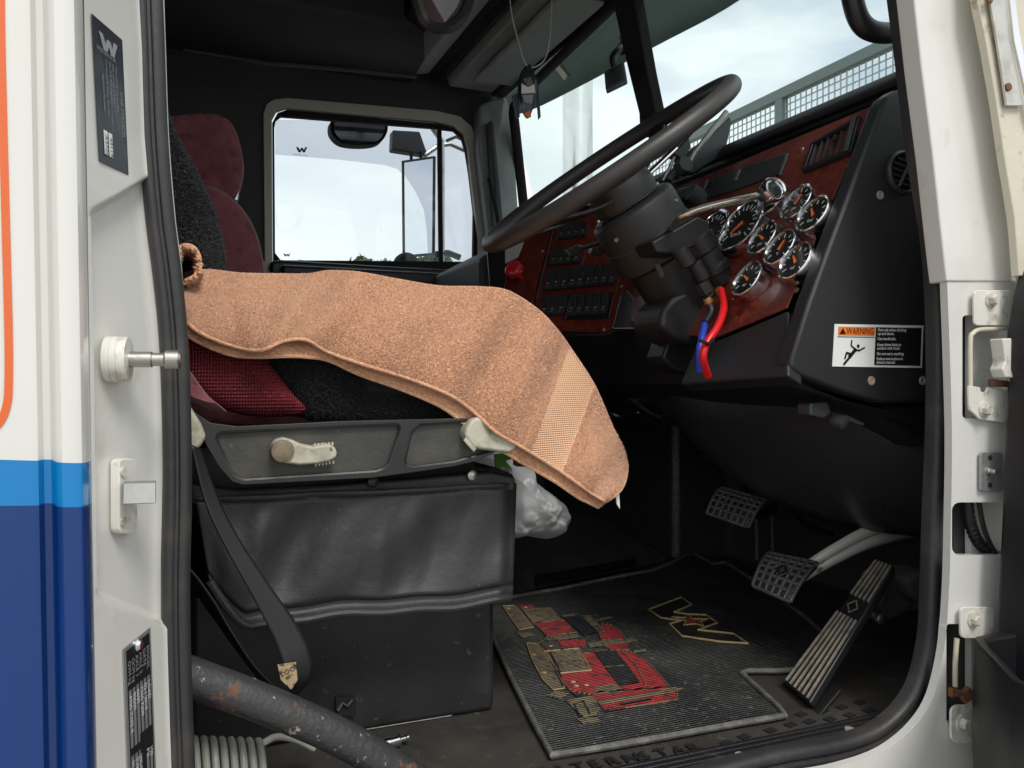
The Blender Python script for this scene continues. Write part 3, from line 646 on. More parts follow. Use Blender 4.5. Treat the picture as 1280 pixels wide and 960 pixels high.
for u,v in ((1060,206),(1002,187),(996,363)):
    MB().lathe(DD(u,v,.007),DN,[(.005,0),(.0045,.0015),(.002,.002)],14).build('panel_screw','steel',dash)
# gauges
def gauge(u,v,r,h=.024,nt=9,ang=-1.2,txt=''):
    c = DD(u,v,.007+h); c0 = c-DN*h
    up_ = -dz_; rt_ = V((0,-1,0))
    go = MB().lathe(c0,DN,[(r*.97,0),(r,.003),(r,h-.003),(r*.985,h-.0008),(r*.945,h+.0005),(r*.88,h-.001),(r*.865,h-.0045)],40).build('gauge','chrome',dash,ang=30)
    MB().lathe(c0,DN,[(r*.865,h-.0044),(r*.86,h-.0041)],36).build('dial','dial',go)
    tk = MB()
    for k in range(nt):
        a = R(-220+260*k/(nt-1)); d = rt_*math.cos(a)*-1+up_*-math.sin(a)
        d = (rt_*math.cos(a)-up_*math.sin(a)) if False else (rt_*math.sin(R(-130+260*k/(nt-1)))+up_*math.cos(R(-130+260*k/(nt-1))))
        s_ = DN.cross(d); L0 = .60 if k%2 else .54
        p = c-DN*.0036; tk.prism([p+d*r*L0-s_*r*.022,p+d*r*.76-s_*r*.022,p+d*r*.76+s_*r*.022,p+d*r*L0+s_*r*.022],DN*.0003)
    if txt: tk.text(txt, c-DN*.0036-up_*r*.42, rt_, up_, r*.26,.0003,'CENTER')
    tk.build('scale_marks','mark',go,smooth=False)
    d = rt_*math.sin(ang)+up_*math.cos(ang); s_ = DN.cross(d); p = c-DN*.003
    MB().prism([p-d*r*.14-s_*r*.08,p+d*r*.42-s_*r*.03,p+d*r*.42+s_*r*.03,p-d*r*.14+s_*r*.08],DN*.001).build('needle','orange',go)
gauge(923,280,.055,nt=17,ang=-2.3,txt='km/h'); gauge(885,290,.052,nt=15,ang=-2.3,txt='rpm')
for u,v,a,t in ((951,296,-1.0,'psi'),(973,308,.3,'V'),(992,325,-.7,'oil'),(932,347,-1.0,'air'),(994,251,.4,'psi'),(1014,266,-.6,'fuel'),(962,247,-1.,'psi')): gauge(u,v,.0335,.024,ang=a,txt=t)
# round vent + screws + warning label on the end panel
rv = MB(); c = P(1128,216,.930)
rvo = rv.lathe(c,(0,-1,0),[(.0335,0),(.0335,.004),(.030,.007),(.0275,.004),(.0275,.0005)],40).build('round_vent','gloss',dash)
MB().lathe(c,(0,-1,0),[(.0272,.0006),(.0270,.0010)],30).build('vent_back','darker',rvo)
cr = V((.50,0,.86)); cs = V((.86,0,-.50))
for k in (-.018,-.009,0,.009,.018):
    L_ = math.sqrt(.026**2-k*k); MB().box(c+V((0,-.003,0))+V((.17,0,.98))*k*1.0, V((.98,0,-.17))*L_, V((.17,.0,.98))*.0016, (0,.002,0)).build('louvre','blackpl',rvo)
MB().box(c+V((0,-.006,0)), cr*.028, cs*.0022,(0,.0015,0)).build('bar','greytrim',rvo,bevel=.0008)
for u,v in ((1089,476),(1153,476),(1100,244)):
    MB().lathe(P(u,v,.930),(0,-1,0),[(.0070,0),(.0065,.0015),(.004,.0018),(.003,.0005)],16).build('panel_screw','screw',dash)
wq = [P(u,v,.9295) for u,v in ((1043,405),(1154,407),(1152,460),(1040,458))]
wlb = MB().prism(wq,(0,-.0006,0)).build('warning_label','whiteink',dash,smooth=False); wlb['label']='orange, white and black warning sticker'
Yo = V((0,-.0010,0))
def wp(mb,pts,k=1): mb.prism([bil(wq,s,t)+Yo*k for s,t in pts],(0,-.0003,0))
e = MB(); wp(e,((.45,.06),(.975,.06),(.975,.95),(.45,.95))); wp(e,((.035,.29),(.445,.29),(.445,.305),(.035,.305))); e.build('text_field','blackink',wlb,smooth=False)
e = MB(); wp(e,((.04,.06),(.44,.06),(.44,.26),(.04,.26))); e.build('warning_field','orangeink',wlb,smooth=False)
e = MB(); wp(e,((.05,.235),(.085,.09),(.12,.235)),1.5)
exw = (wq[1]-wq[0]).normalized(); eyw=(wq[0]-wq[3]).normalized()
e.text('WARNING', bil(wq,.125,.235)+Yo*1.5, exw, eyw, .0142,.0002,stretch=.78)
def limb(a,b,w): 
    A_=bil(wq,*a)+Yo*1.4;B_=bil(wq,*b)+Yo*1.4; s_=(B_-A_).normalized().cross(V((0,1,0)))*w; e.prism([A_-s_,B_-s_,B_+s_,A_+s_],(0,-.0003,0))
for a,b,w in (((.19,.37),(.185,.50),.0011),((.185,.50),(.24,.60),.0011),((.24,.60),(.28,.62),.0013),((.27,.62),(.335,.54),.0011),((.24,.58),(.17,.78),.0028),((.19,.74),(.115,.95),.0018),((.18,.70),(.14,.67),.0016),((.14,.66),(.125,.82),.0013)): limb(a,b,w)
c_=bil(wq,.262,.51)+Yo*1.4; e.prism([c_+V((math.cos(t)*.0026,0,math.sin(t)*.0026)) for t in np.linspace(0,2*math.pi,12)[:-1]],(0,-.0003,0))
e.build('warning_pictogram','blackink',wlb,smooth=False)
e = MB()
for k,tx in enumerate(('Face cab when climbing','up and down.','','Use handholds.','','Keep three limbs in','contact with truck.','','Do not carry anything.','','Follow instructions in',"driver's manual.")):
    yy = [.15,.24,0,.36,0,.50,.585,0,.715,0,.835,.92][k]
    if tx: e.text(tx, bil(wq,.47,yy)+Yo*1.5, exw, eyw, .0062,.0002,stretch=.98,bold=True)
e.build('warning_text','whiteink',wlb,smooth=False)
# ignition/valve hanging under rail
kn = MB().prism(px([(1013,504),(1036,502),(1040,516),(1030,524),(1013,520)],.96),(0,.03,0)).build('under_dash_knob','gloss',dash,bevel=.004)
MB().lathe(P(1050,528,.965),(.3,-.9,-.3),[(.012,-.01),(.012,.008),(.009,.010)],18).build('knob_cap','gloss',kn)
MB().prism(px([(1040,515),(1060,519),(1082,530),(1078,532),(1055,524)],.97),(0,.01,0)).build('knob_lever','greytrim',kn,bevel=.001)
# glossy lower cover (bulging)
T = [(812,458,1.50),(880,462,1.36),(985,480,1.14),(1080,506,1.02),(1185,545,.955)]
Bm = [(826,490,1.52),(880,560,1.46),(950,618,1.36),(1030,650,1.24),(1100,664,1.16),(1190,674,1.08)]
tc_ = crspline([P(*q) for q in T],12); bc_ = crspline([P(*q) for q in Bm],12)
def rs(l,n): 
    return [l[int(k*(len(l)-1)/(n-1))].lerp(l[min(int(k*(len(l)-1)/(n-1))+1,len(l)-1)],(k*(len(l)-1)/(n-1))%1) for k in range(n)]
tc_ = rs(tc_,40); bc_ = rs(bc_,40); G = []
for p,q in zip(tc_,bc_):
    G.append([p.lerp(q,k/14)+V((-.018,-.045,0))*math.sin(math.pi*min(1,k/14))**.8 for k in range(15)]+[q+V((.0,.06,.02)),q+V((.02,.16,.06))])
MB().grid(G).build('lower_cover','gloss',dash,solid=.004,ang=60)
# centre console plane
c0 = DD(800,345); cd = V((-.545,.839,0)); cdn = V((-.464*.839,-.464*.545,-.886)); CN = cd.cross(cdn).normalized(); CN = CN if CN.x<0 else -CN
def CP(u,v,off=0): return PP(u,v,c0+CN*off,CN)
MB().prism([CP(u,v) for u,v in ((640,262),(800,250),(800,395),(758,419),(640,419),(612,380),(606,300))],CN*-.12).build('centre_panel_body','blackpl',dash,bevel=.006)
MB().prism([CP(u,v,.002) for u,v in ((700,268),(800,255),(797,390),(757,416),(662,414),(672,370),(691,290))],CN*.003).build('centre_panel','wood',dash,bevel=.001)
MB().prism([CP(u,v,.002) for u,v in ((688,291),(669,370),(660,414),(628,414),(628,380),(636,330),(655,300))],CN*.003).build('centre_panel','wood',dash,bevel=.001)
MB().tube([CP(u,v,.006) for u,v in ((691,288),(671,372))],.0016,6).build('panel_bead','greytrim',dash)
def rocker(u0,u1,v0,v1,sk=.25,mark=True):
    du = -(v1-v0)*sk
    q = [CP(u0,v0,.006),CP(u1,v0,.006),CP(u1+du,v1,.006),CP(u0+du,v1,.006)]
    mid0 = q[0].lerp(q[3],.5)+CN*.006; mid1 = q[1].lerp(q[2],.5)+CN*.006
    vs = q+[q[0]+CN*.012,q[1]+CN*.012,mid1,mid0,q[2]+CN*.008,q[3]+CN*.008]
    o = MB().add(vs,[(0,1,5,4),(4,5,6,7),(7,6,8,9),(9,8,2,3),(0,4,7,9,3),(1,2,8,6,5),(0,3,2,1)]).build('rocker_switch','gloss',dash,bevel=.0008,smooth=True)
    if mark:
        qq = [p+CN*.0003 for p in (mid0,mid1,q[2]+CN*.008,q[3]+CN*.008)]
        e = MB(); r1=random.uniform(.15,.3)
        e.prism([bil(qq,.35,r1),bil(qq,.65,r1),bil(qq,.65,r1+.16),bil(qq,.35,r1+.16)],CN*.0003)
        e.prism([bil(qq,.3,.62),bil(qq,.7,.62),bil(qq,.7,.67),bil(qq,.3,.67)],CN*.0003)
        e.build('switch_symbol','dimmark',o,smooth=False)
for k in range(4): rocker(702+9*k,710+9*k,284-1.2*k,300-1.2*k)
for k in range(4): rocker(692+9.5*k,700.5+9.5*k,314-1*k,333-1*k)
for k in range(9): rocker(686+10*k,695+10*k,340-.9*k,364-.9*k)
for k in range(3): rocker(681+10.5*k,690.5+10.5*k,373-.5*k,396-.5*k)
for k in range(5): rocker(715+10*k,723.5+10*k,371-.5*k,396-.5*k,.22)
MB().prism([CP(u,v,.005) for u,v in ((711,368),(768,366),(762,399),(704,400))],CN*.001).build('switch_bezel','blackpl',dash)
for a,b in (((698,288),(695,303)),((775,349),(770,364)),((713,370),(707,399)),((767,369),(761,398)),((731,320),(727,334))):
    MB().tube([CP(*a,.012),CP(*b,.012)],.0016,6).build('bezel_edge','greytrim',dash)
for u,v in ((678,314),(777,358),(755,412),(660,408)): MB().lathe(CP(u,v,.005),CN,[(.004,0),(.003,.0015)],10).build('panel_screw','screw',dash)
rk = MB().lathe(CP(645,340,.03),CN,[(.006,-.03),(.006,0),(.019,.0),(.0225,.004),(.0225,.016),(.018,.020)],8).build('parking_brake_knob','redknob',dash,bevel=.001)
MB().text('PULL TO APPLY',CP(645,341,.0503)+cd*-.000,-cd,-cdn,.0055,.0003,'CENTER').build('knob_print','mark',rk,smooth=False)
# far dash section (passenger side)
MB().prism([P(u,v,2.0) for u,v in ((600,322),(650,296),(700,285),(700,420),(600,420))],(0,.4,0)).build('passenger_dash','greytrim',dash,bevel=.01)
MB().prism([CP(u,v,.004) for u,v in ((632,310),(655,303),(648,322),(632,330))],CN*.003).build('bright_trim','pale',dash,bevel=.001)
# ashtray / bright plate
MB().prism([CP(u,v,.01) for u,v in ((779,370),(786,366),(799,382),(800,414),(768,414))],CN*.012).build('chrome_plate','chrome',dash,bevel=.002)
# lower centre
MB().prism(px([(650,420),(815,424),(830,434),(828,458),(800,476),(760,500),(700,530),(650,530)],1.82),(0,.3,0)).build('lower_centre','blackpl',dash,bevel=.008)
MB().prism(px([(700,436),(744,434),(748,500),(716,520),(700,520)],1.81),(0,-.012,0)).build('glove_lid','dark',dash,bevel=.006,seg=3)
MB().prism(px([(768,430),(815,428),(826,440),(818,470),(790,470),(760,492),(748,500)],1.78),(0,-.03,0)).build('duct_cover','endpl',dash,bevel=.008)
MB().prism(px([(782,487),(832,491),(834,508),(782,504)],1.72),(0,.05,0)).build('under_bracket','blackpl',dash,bevel=.003)
MB().prism(px([(828,494),(832,494),(833,506),(829,506)],1.715),(0,.004,0)).build('tag','cream',dash)
MB().prism([W(x,.97,z) for x,z in ((1.0,-.03),(1.48,-.03),(1.48,-.12),(1.1,-.10))],(0,1.4,0)).build('dash_underside','darker',dash)

for q in (((760,470,1.70),(790,498,1.66),(822,520,1.62),(846,512,1.6)),((745,505,1.75),(772,520,1.7),(800,516,1.7),(830,535,1.6)),((1000,560,1.3),(985,600,1.35),(1000,650,1.38),(1040,668,1.4)),((965,505,1.3),(940,560,1.5),(930,600,1.55),(950,650,1.6))):
    MB().tube([P(*a) for a in q],.006,8,smooth=6).build('under_dash_loom','trimpl',dash)
# ================================================================== STEERING
WC = W(.713,1.28,.388); th = R(36.65); we = V((math.cos(th),0,math.sin(th))); wy = V((0,1,0)); AX = V((math.sin(th),0,-math.cos(th)))
swl = thing('steering_wheel','large black steering wheel seen nearly edge on above the towel','steering wheel',WC)
MB().tube([WC+(we*math.cos(a)+wy*math.sin(a))*.2465 for a in np.linspace(0,2*math.pi,97)[:-1]],.0158,16,True).build('rim','wheel',swl)
hub = WC+AX*.055
MB().lathe(hub,-AX,[(.060,-.02),(.062,0),(.058,.018),(.045,.026),(.02,.028)],36).build('hub','endpl',swl)
for a in (R(25),R(155),R(205),R(335)):
    d = we*math.cos(a)+wy*math.sin(a); s_ = AX.cross(d)
    q=[hub+d*.05,hub+d*.12+AX*-.012,WC+d*.20+AX*.02,WC+d*.245]
    G=[[p+s_*w for w in (-.016,-.008,.008,.016)] for p in crspline(q,5)]
    MB().grid(G).build('spoke','blackpl',swl,solid=.006)
    MB().tube([hub+d*.05+s_*.017,hub+d*.12-AX*.012+s_*.015],.0025,6).build('spoke_edge','chrome',swl)
col = thing('steering_column','black cylindrical steering column shroud under the steering wheel','steering column',WC+AX*.45)
s0 = WC+AX*.083
MB().lathe(s0,AX,[(.060,-.002),(.072,0),(.078,.004),(.081,.010),(.082,.105),(.074,.112),(.060,.113)],48).build('upper_shroud','endpl',col)
MB().lathe(s0,AX,[(.060,-.004),(.064,-.006),(.050,-.010)],40).build('collar','nickel',col)
MB().lathe(s0,AX,[(.069,.112),(.068,.20),(.060,.235),(.045,.255)],40).build('lower_shroud','blackpl',col)
MB().prism([P(u,v,1.22) for u,v in ((842,372),(858,364),(896,378),(905,400),(893,428),(858,430),(842,422),(826,408),(828,388))],(0,.10,0)).build('column_bracket','endpl',col,bevel=.010,seg=4)
MB().prism([P(u,v,1.27) for u,v in ((836,424),(880,430),(872,470),(842,462),(828,448))],(0,.06,0)).build('joint_cover','blackpl',col,bevel=.006)
MB().tube([s0+AX*.24,s0+AX*.50],.025,14).build('shaft','steel',col)
for a0,h0 in ((R(200),.03),(R(250),.085),(R(300),.03)):
    dd_=we*math.cos(a0)+wy*math.sin(a0); MB().lathe(s0+AX*h0+dd_*.0805,dd_,[(.0045,0),(.004,.002),(.002,.0015)],12).build('shroud_screw','steel',col)
MB().lathe(s0,AX,[(.0825,.058),(.0832,.059),(.0832,.061),(.0825,.062)],48).build('shroud_seam','gloss',col)
MB().tube([s0+AX*.115+wy*-.066,s0+AX*.16+wy*-.069,s0+AX*.22+wy*-.060,s0+AX*.25+wy*-.03],.004,8,smooth=4).build('loom','gloss',col)
cl = MB().prism([P(u,v,1.205) for u,v in ((817,331),(822,329),(829,344),(825,348))],(0,-.006,0)).build('slot_clip','greytrim',col,bevel=.001)
ky = MB().tube([P(u,v,1.42) for u,v in ((758,310),(748,316),(738,312))],.008,8).build('indicator_stalk','gloss',col)
MB().lathe(P(757,300,1.40),(-.4,-.7,.3),[(.010,-.01),(.012,0),(.010,.012)],14).build('hazard_knob','chrome',col)
MB().prism(px([(706,312),(722,305),(730,308),(724,318),(712,321)],1.40),(0,.01,0)).build('stalk_paddle','gloss',col,bevel=.004)
MB().tube([P(u,v,1.41) for u,v in ((722,312),(742,306),(757,300))],.0045,8).build('stalk_arm','chrome',col)
MB().tube([P(u,v,1.41) for u,v in ((757,300),(762,313),(768,324))],.0035,8).build('stalk_arm','greytrim',col)
# trailer brake valve on the column
tb = thing('trailer_brake_valve','black hand valve with silver lever and chrome knob on column side','brake lever',P(870,380,1.17))
MB().prism([P(u,v,1.17) for u,v in ((815,302),(850,283),(872,270),(886,277),(892,294),(872,306),(846,319),(822,316))],(0,.06,0)).build('valve_head','blackpl',tb,bevel=.004,seg=3)
va = (P(905,372,1.19)-P(862,300,1.19)).normalized()
MB().lathe(P(868,296,1.19),va,[(.030,0),(.030,.03),(.026,.032),(.026,.058),(.030,.060),(.030,.072),(.022,.074),(.022,.096)],10).build('valve_body','blackpl',tb,bevel=.0015)
for u,v,r in ((853,318,.014),(872,336,.012)): MB().lathe(P(u,v,1.15),va,[(r,-.012),(r,.020),(r*.8,.022)],10).build('port','blackpl',tb,bevel=.001)
MB().lathe(P(876,352,1.155),va,[(.0135,0),(.0135,.022),(.010,.024),(.010,.030)],6).build('fitting','endpl',tb,bevel=.001)
MB().lathe(P(883,372,1.155),va,[(.0075,0),(.008,.003),(.008,.010),(.006,.012)],14).build('gland','brass',tb)
MB().lathe(P(900,366,1.16),va,[(.007,-.01),(.0075,.004)],12).build('gland','brass',tb)
MB().tube([P(u,v,Y) for u,v,Y in ((832,292,1.19),(846,276,1.15),(858,268,1.12),(890,258,1.11),(925,250,1.10),(950,244,1.10))],[.004,.0055,.0062,.0062,.0060,.0055],12,smooth=5,flat=1.3).build('lever','nickel',tb)
kx = (P(980,233,1.09)-P(945,247,1.10)).normalized()
MB().lathe(P(948,245,1.10),kx,[(.008,0),(.012,.003),(.012,.016),(.016,.020),(.016,.030)],18).build('knob_base','gloss',tb)
MB().lathe(P(968,236,1.085),(kx*.3+V((-.35,-.9,.15))).normalized(),[(.013,-.022),(.020,-.016),(.0215,0),(.0195,.004),(.017,.002),(.0165,-.001)],28).build('knob','chrome',tb)
MB().lathe(P(968,236,1.085),(kx*.3+V((-.35,-.9,.15))).normalized(),[(.0158,-.012),(.015,-.006),(.009,-.001),(.003,0)],24).build('knob_lens','whiteink',tb)
for k in range(7): MB().lathe(P(826+7*k,303-4*k,1.185),V((0,-1,.6)),[(.004,0),(.003,.004)],8).build('clip_screw','brass',tb)
MB().tube([P(u,v,Y) for u,v,Y in ((901,362,1.155),(905,384,1.12),(897,408,1.09),(884,428,1.08),(879,447,1.08),(885,470,1.10))],.0062,12,smooth=6).build('red_air_line','red',tb)
MB().tube([P(u,v,Y) for u,v,Y in ((886,378,1.155),(889,390,1.15),(881,404,1.14))],.0065,12,smooth=4).build('sleeve','blackpl',tb)
MB().tube([P(u,v,Y) for u,v,Y in ((882,400,1.15),(878,420,1.12),(874,440,1.11),(874,464,1.12))],.0058,12,smooth=5).build('blue_air_line','blue',tb)
MB().tube([P(u,v,1.07) for u,v in ((874,425),(886,430),(892,424))],.003,6).build('cable_tie','blackpl',tb)

# device holder behind wheel
dh = thing('phone_holder','grey clamp arm holding a dark phone on top of the dash','phone holder',P(850,225,1.5))
MB().prism([P(u,v,1.42) for u,v in ((898,160),(912,145),(915,152),(905,196),(893,200),(868,216),(850,218),(845,200))],(.01,.02,0)).build('device','gloss',dh,bevel=.003)
MB().prism([P(u,v,1.40) for u,v in ((847,180),(862,172),(864,184),(856,200),(842,192))],(0,.03,0)).build('clamp_block','greytrim',dh,bevel=.003)
MB().tube([P(u,v,1.40) for u,v in ((908,140),(888,165),(868,192),(862,203))],.006,8).build('clamp_rail','brushed',dh)
MB().tube([P(u,v,1.41) for u,v in ((843,196),(836,212),(828,226))],.004,8).build('clamp_rail','brushed',dh)
MB().lathe(P(853,208,1.40),(0,-1,.2),[(.016,-.01),(.018,0),(.016,.014)],16).build('ball_joint','greytrim',dh)
MB().tube([P(u,v,1.41) for u,v in ((853,208),(840,218),(836,226))],.008,8).build('arm','greytrim',dh)
MB().prism([P(u,v,1.44) for u,v in ((866,206),(880,210),(866,216),(855,222))],(0,.03,0)).build('base','greytrim',dh,bevel=.003)
MB().lathe(DD(868,243,.03),DN,[(.017,-.03),(.018,.01),(.015,.013)],20).build('dash_dial','greytrim',dash)
MB().prism([DD(u,v,.01) for u,v in ((845,248),(872,238),(870,250),(846,262))],DN*.02).build('dial_base','blackpl',dash,bevel=.003)

# ================================================================== PEDALS
def pedal_pad(root,quad,th,nx,ny,logo=True):
    q=[V(p) for p in quad]; n=(q[1]-q[0]).cross(q[3]-q[0]).normalized()
    if n.dot(CAM-q[0])<0: n=-n
    G=[[bil(q,s/8,t/8)+n*(.012*(1-((t/4)-1)**2)) for s in range(9)] for t in range(9)]
    MB().grid(G).build('pad','blackpl',root,solid=th)
    e=MB()
    def pt(s,t): return bil(q,s,t)+n*(.012*(1-((t*2)-1)**2)+th*.5+.001)
    for k in range(nx+1): e.tube([pt(k/nx,t/8) for t in range(9)],.0034,6)
    for k in range(ny+1): e.tube([pt(s/4,k/ny) for s in range(5)],.0034,6)
    e.build('tread_ribs','pad',root)
    if logo:
        d=[pt(.5,.32),pt(.68,.5),pt(.5,.68),pt(.32,.5)]
        MB().prism([p+n*.001 for p in d],n*.003).build('pad_emblem','blackpl',root,bevel=.001); MB().tube([p+n*.0045 for p in d],.0012,6,True).build('emblem_edge','printtan',root)
    return n
bp = thing('brake_pedal','brake pedal with ribbed square pad on curved bare aluminium arm','pedal',P(985,725,1.2))
pedal_pad(bp,[P(961,694,1.25),P(1022,707,1.18),P(988,756,1.15),P(941,735,1.22)],.012,6,6)
a = crspline([P(1000,716,1.22),P(1040,692,1.20),P(1085,670,1.19),P(1145,652,1.20)],8)
w_ = [.016+.012*(i/24) for i in range(len(a))]
MB().grid([[p+V((.0,-.003+.006*math.cos(k/6*math.pi*2)*0,0))+V((-.25,-.2,.93)).normalized()*(w_[i]*(k/3-1))+V((0,-.008,0))*abs(math.sin(k*math.pi/3)) for k in range(7)] for i,p in enumerate(a)]).build('arm','alu',bp,solid=.010,ang=60)
cp = thing('clutch_pedal','clutch pedal with worn ribbed pad, deepest in the footwell','pedal',P(925,640,1.42))
pedal_pad(cp,[P(902,612,1.46),P(958,628,1.38),P(936,662,1.36),P(884,644,1.44)],.012,7,5,False)
MB().tube([P(935,640,1.42),P(962,640,1.46),P(985,600,1.5)],.010,8,smooth=3).build('arm','blackpl',cp)
ap = thing('accelerator_pedal','long ribbed accelerator pedal standing on floor beside the mat','pedal',PZ(995,868,FZ))
aq = [P(1096,698,1.055),P(1118,706,1.010),P(1012,876,.975),P(979,852,1.015)]
aq[2]=PZ(1011,879,FZ+.012); aq[3]=PZ(979,852,FZ+.012); 
an=(aq[1]-aq[0]).cross(aq[3]-aq[0]).normalized(); an = an if an.dot(CAM-aq[0])>0 else -an
MB().prism([bil(aq,s,t) for s,t in ((.12,0),(.85,0),(1,.05),(1,1),(0,1),(0,.05))],an*-.014).build('plate','blackpl',ap,bevel=.004)
for t0,t1,nr in ((.02,.30,5),(.44,.985,6)):
    e=MB()
    for k in range(nr):
        s_=.09+.82*k/(nr-1); e.tube([bil(aq,s_,t0)+an*.002,bil(aq,s_,t1)+an*.002],.0028,8,flat=.8)
    e.build('tread_ribs','ribtan',ap)
c = bil(aq,.5,.37)+an*.003
MB().tube([c+(aq[1]-aq[0])*.28,c+(aq[2]-aq[1])*.045,c-(aq[1]-aq[0])*.28,c-(aq[2]-aq[1])*.045],.0016,6,True).build('pad_emblem','matedge',ap)
MB().prism([bil(aq,-.25,1.02)-an*.012,bil(aq,1.2,1.04)-an*.012,bil(aq,1.1,.80)-an*.03,bil(aq,-.1,.80)-an*.03],(0,0,-.008)).build('hinge_base','blackpl',ap,bevel=.003)
rl = MB().lathe(P(1098,772,1.02),(-.2,-.95,0),[(.006,-.03),(.006,0),(.009,.001),(.009,.010),(.005,.012)],14).build('roller','steel',ap)
MB().prism([P(u,v,1.06) for u,v in ((1108,720),(1150,712),(1156,735),(1140,765),(1112,778),(1100,760))],(0,.06,0)).build('valve_box','dark',ap,bevel=.010,seg=3)
MB().puff([P(u,v,1.05) for u,v in ((1120,718),(1150,710),(1160,722),(1156,745),(1142,752),(1128,742))],1.03,1.10).build('boot','dark',ap)

# ================================================================== FLOOR MAT
MZ = FZ+.006
mt = thing('floor_mat','ribbed black rubber floor mat printed with red trucks and a winged emblem','floor mat',PZ(800,820,FZ))
mo = [(690,946),(760,935),(840,921),(900,910),(982,896),(972,884),(950,864),(927,843),(934,840),(975,840),(1020,836),(1036,800),(1010,775),(960,738),(908,704),(892,706),(868,693),(862,692),(840,704),(815,714),(770,722),(700,737),(640,747),(612,752),(608,775),(612,790),(640,850),(668,905)]
mp = [PZ(u,v,MZ) for u,v in mo]
MB().prism(mp,(0,0,-.004)).build('mat_sheet','mat',mt)
cl_ = [p+V((0,0,.002)) for p in mp]
MB().tube(cl_,.0045,8,True,flat=1.0).build('mat_rim','matedge',mt)
def mprint(name,polys,scale,ou,ov,mtl,z=.0012):
    e=MB()
    for p in polys: e.prism([PZ(ou+a/scale,ov+b/scale,MZ+z) for a,b in p],(0,0,.0006))
    e.build(name,mtl,mt,smooth=False)
red1=[[(270,325),(330,372),(540,368),(560,395),(640,378),(745,375),(800,372),(870,385),(950,430),(1040,520),(1110,605),(1160,640),(1160,690),(700,760),(640,690),(620,660),(480,635),(430,580),(350,450)],
 [(230,195),(440,180),(510,258),(400,275),(330,285),(290,240)],[(680,200),(740,210),(800,255),(830,300),(855,370),(760,375),(700,350),(660,270)],[(400,312),(570,302),(575,345),(420,362)],[(135,80),(240,90),(245,105),(170,112)]]
tan1=[[(310,380),(530,360),(570,430),(610,500),(410,520)],[(640,600),(790,588),(812,640),(625,652)],[(640,700),(1000,640),(1130,610),(1215,620),(1130,640),(660,722)],[(195,325),(262,330),(350,460),(440,615),(370,627),(300,560),(230,430)],
 [(440,690),(620,660),(670,750),(640,790),(560,800),(480,730)],[(320,662),(390,636),(470,652),(410,685)],[(520,812),(640,798),(672,828),(560,850)],
 [(45,90),(120,85),(240,225),(150,242),(90,160)],[(165,110),(350,98),(425,180),(230,192)],[(540,150),(600,150),(700,250),(660,262)],[(590,332),(700,305),(900,298),(905,312),(700,342),(600,362)],[(620,180),(735,153),(742,168),(630,190)],[(880,372),(960,363),(964,378),(880,390)],[(420,150),(500,140),(505,152),(430,160)],[(310,290),(520,268),(540,292),(330,312)],[(130,265),(200,255),(250,275),(170,295)]]
blk1=[[(632,382),(760,375),(840,470),(915,575),(795,602),(700,480)],[(430,162),(520,152),(650,258),(560,278)],[(790,712),(1000,676),(990,690),(800,722)],[(345,385),(352,385),(400,470),(430,600),(415,560)],[(480,640),(570,650),(520,672)]]
def truckprint(R_,T_,B_,lbl):
    e=MB(); e0=None
    for p in R_: e.prism([PZ(620+a/5.12,740+b/5.12,MZ+.0010) for a,b in p],(0,0,.0006))
    e0=e.build('printed_truck','printred',mt,smooth=False); e0['label']=lbl
    for nm,l,m_,z in (('print_tan',T_,'printtan',.0016),('print_black',B_,'printblack',.0022)):
        e=MB()
        for p in l: e.prism([PZ(620+a/5.12,740+b/5.12,MZ+z) for a,b in p],(0,0,.0006))
        e.build(nm,m_,e0,smooth=False)
truckprint(red1[:1],tan1[:6],[blk1[0]]+blk1[2:],'larger red and tan printed truck on the mat')
for l_,nm,m_,z_ in ((red1[1:],'red_print_patch','printred',.0010),(tan1[6:],'tan_print_patch','printtan',.0016),([blk1[1]],'black_print_patch','printblack',.0022)):
    for p in l_: MB().prism([PZ(620+a/5.12,740+b/5.12,MZ+z_) for a,b in p],(0,0,.0006)).build(nm,m_,mt,smooth=False)
def outl(pts,nm,mtl='printtan',rr=.0011,closed=True):
    e=MB(); e.tube([PZ(620+a/5.12,740+b/5.12,MZ+.0026) for a,b in pts],rr,5,closed); e.build(nm,mtl,mt)
outl(red1[0],'print_outline'); outl(tan1[0],'print_outline','goldline',.0009); outl(tan1[3],'print_outline','goldline',.0009); outl(blk1[0],'print_outline','printblack',.0012); outl(red1[1],'print_outline'); outl(tan1[7],'print_outline','goldline',.0009); outl(red1[2],'print_outline')
outl([(350,452),(430,600)],'print_outline','printblack',.0014,False); outl([(345,385),(420,545)],'print_outline','printblack',.0014,False); outl([(830,400),(905,480),(960,600)],'print_outline','printtan',.0012,False); outl([(640,640),(1110,606)],'print_outline','printblack',.0012,False); outl([(690,480),(820,470)],'print_outline','printtan',.0010,False); outl([(480,220),(290,240)],'print_outline','printtan',.0010,False); outl([(270,330),(340,290),(420,310)],'print_outline','printtan',.0012,False); outl([(540,800),(500,720),(560,700),(600,780)],'print_outline','printblack',.0014,False)
for a,b in ((240,400),(310,515),(495,575),(515,600),(80,105),(190,98),(580,595),(350,345)):
    p=PZ(620+a/5.12,740+b/5.12,MZ+.0022); MB().lathe(p,(0,0,1),[(.0042,0),(.0035,.0008)],9).build('printed_lamp','goldline',mt)
def stroke(pts,r,mb,closed=True): mb.tube([PZ(800+a/8.533,730+b/8.533,MZ+.0025) for a,b in pts],r,6,closed)
wl_=[(90,270),(440,140),(550,220),(365,298),(500,322),(710,330),(825,412),(620,490),(1000,530),(1150,635),(850,615),(450,555),(315,425),(435,392),(220,358)]
mprint('emblem_field',[wl_],8.533,800,730,'printblack',.0008)
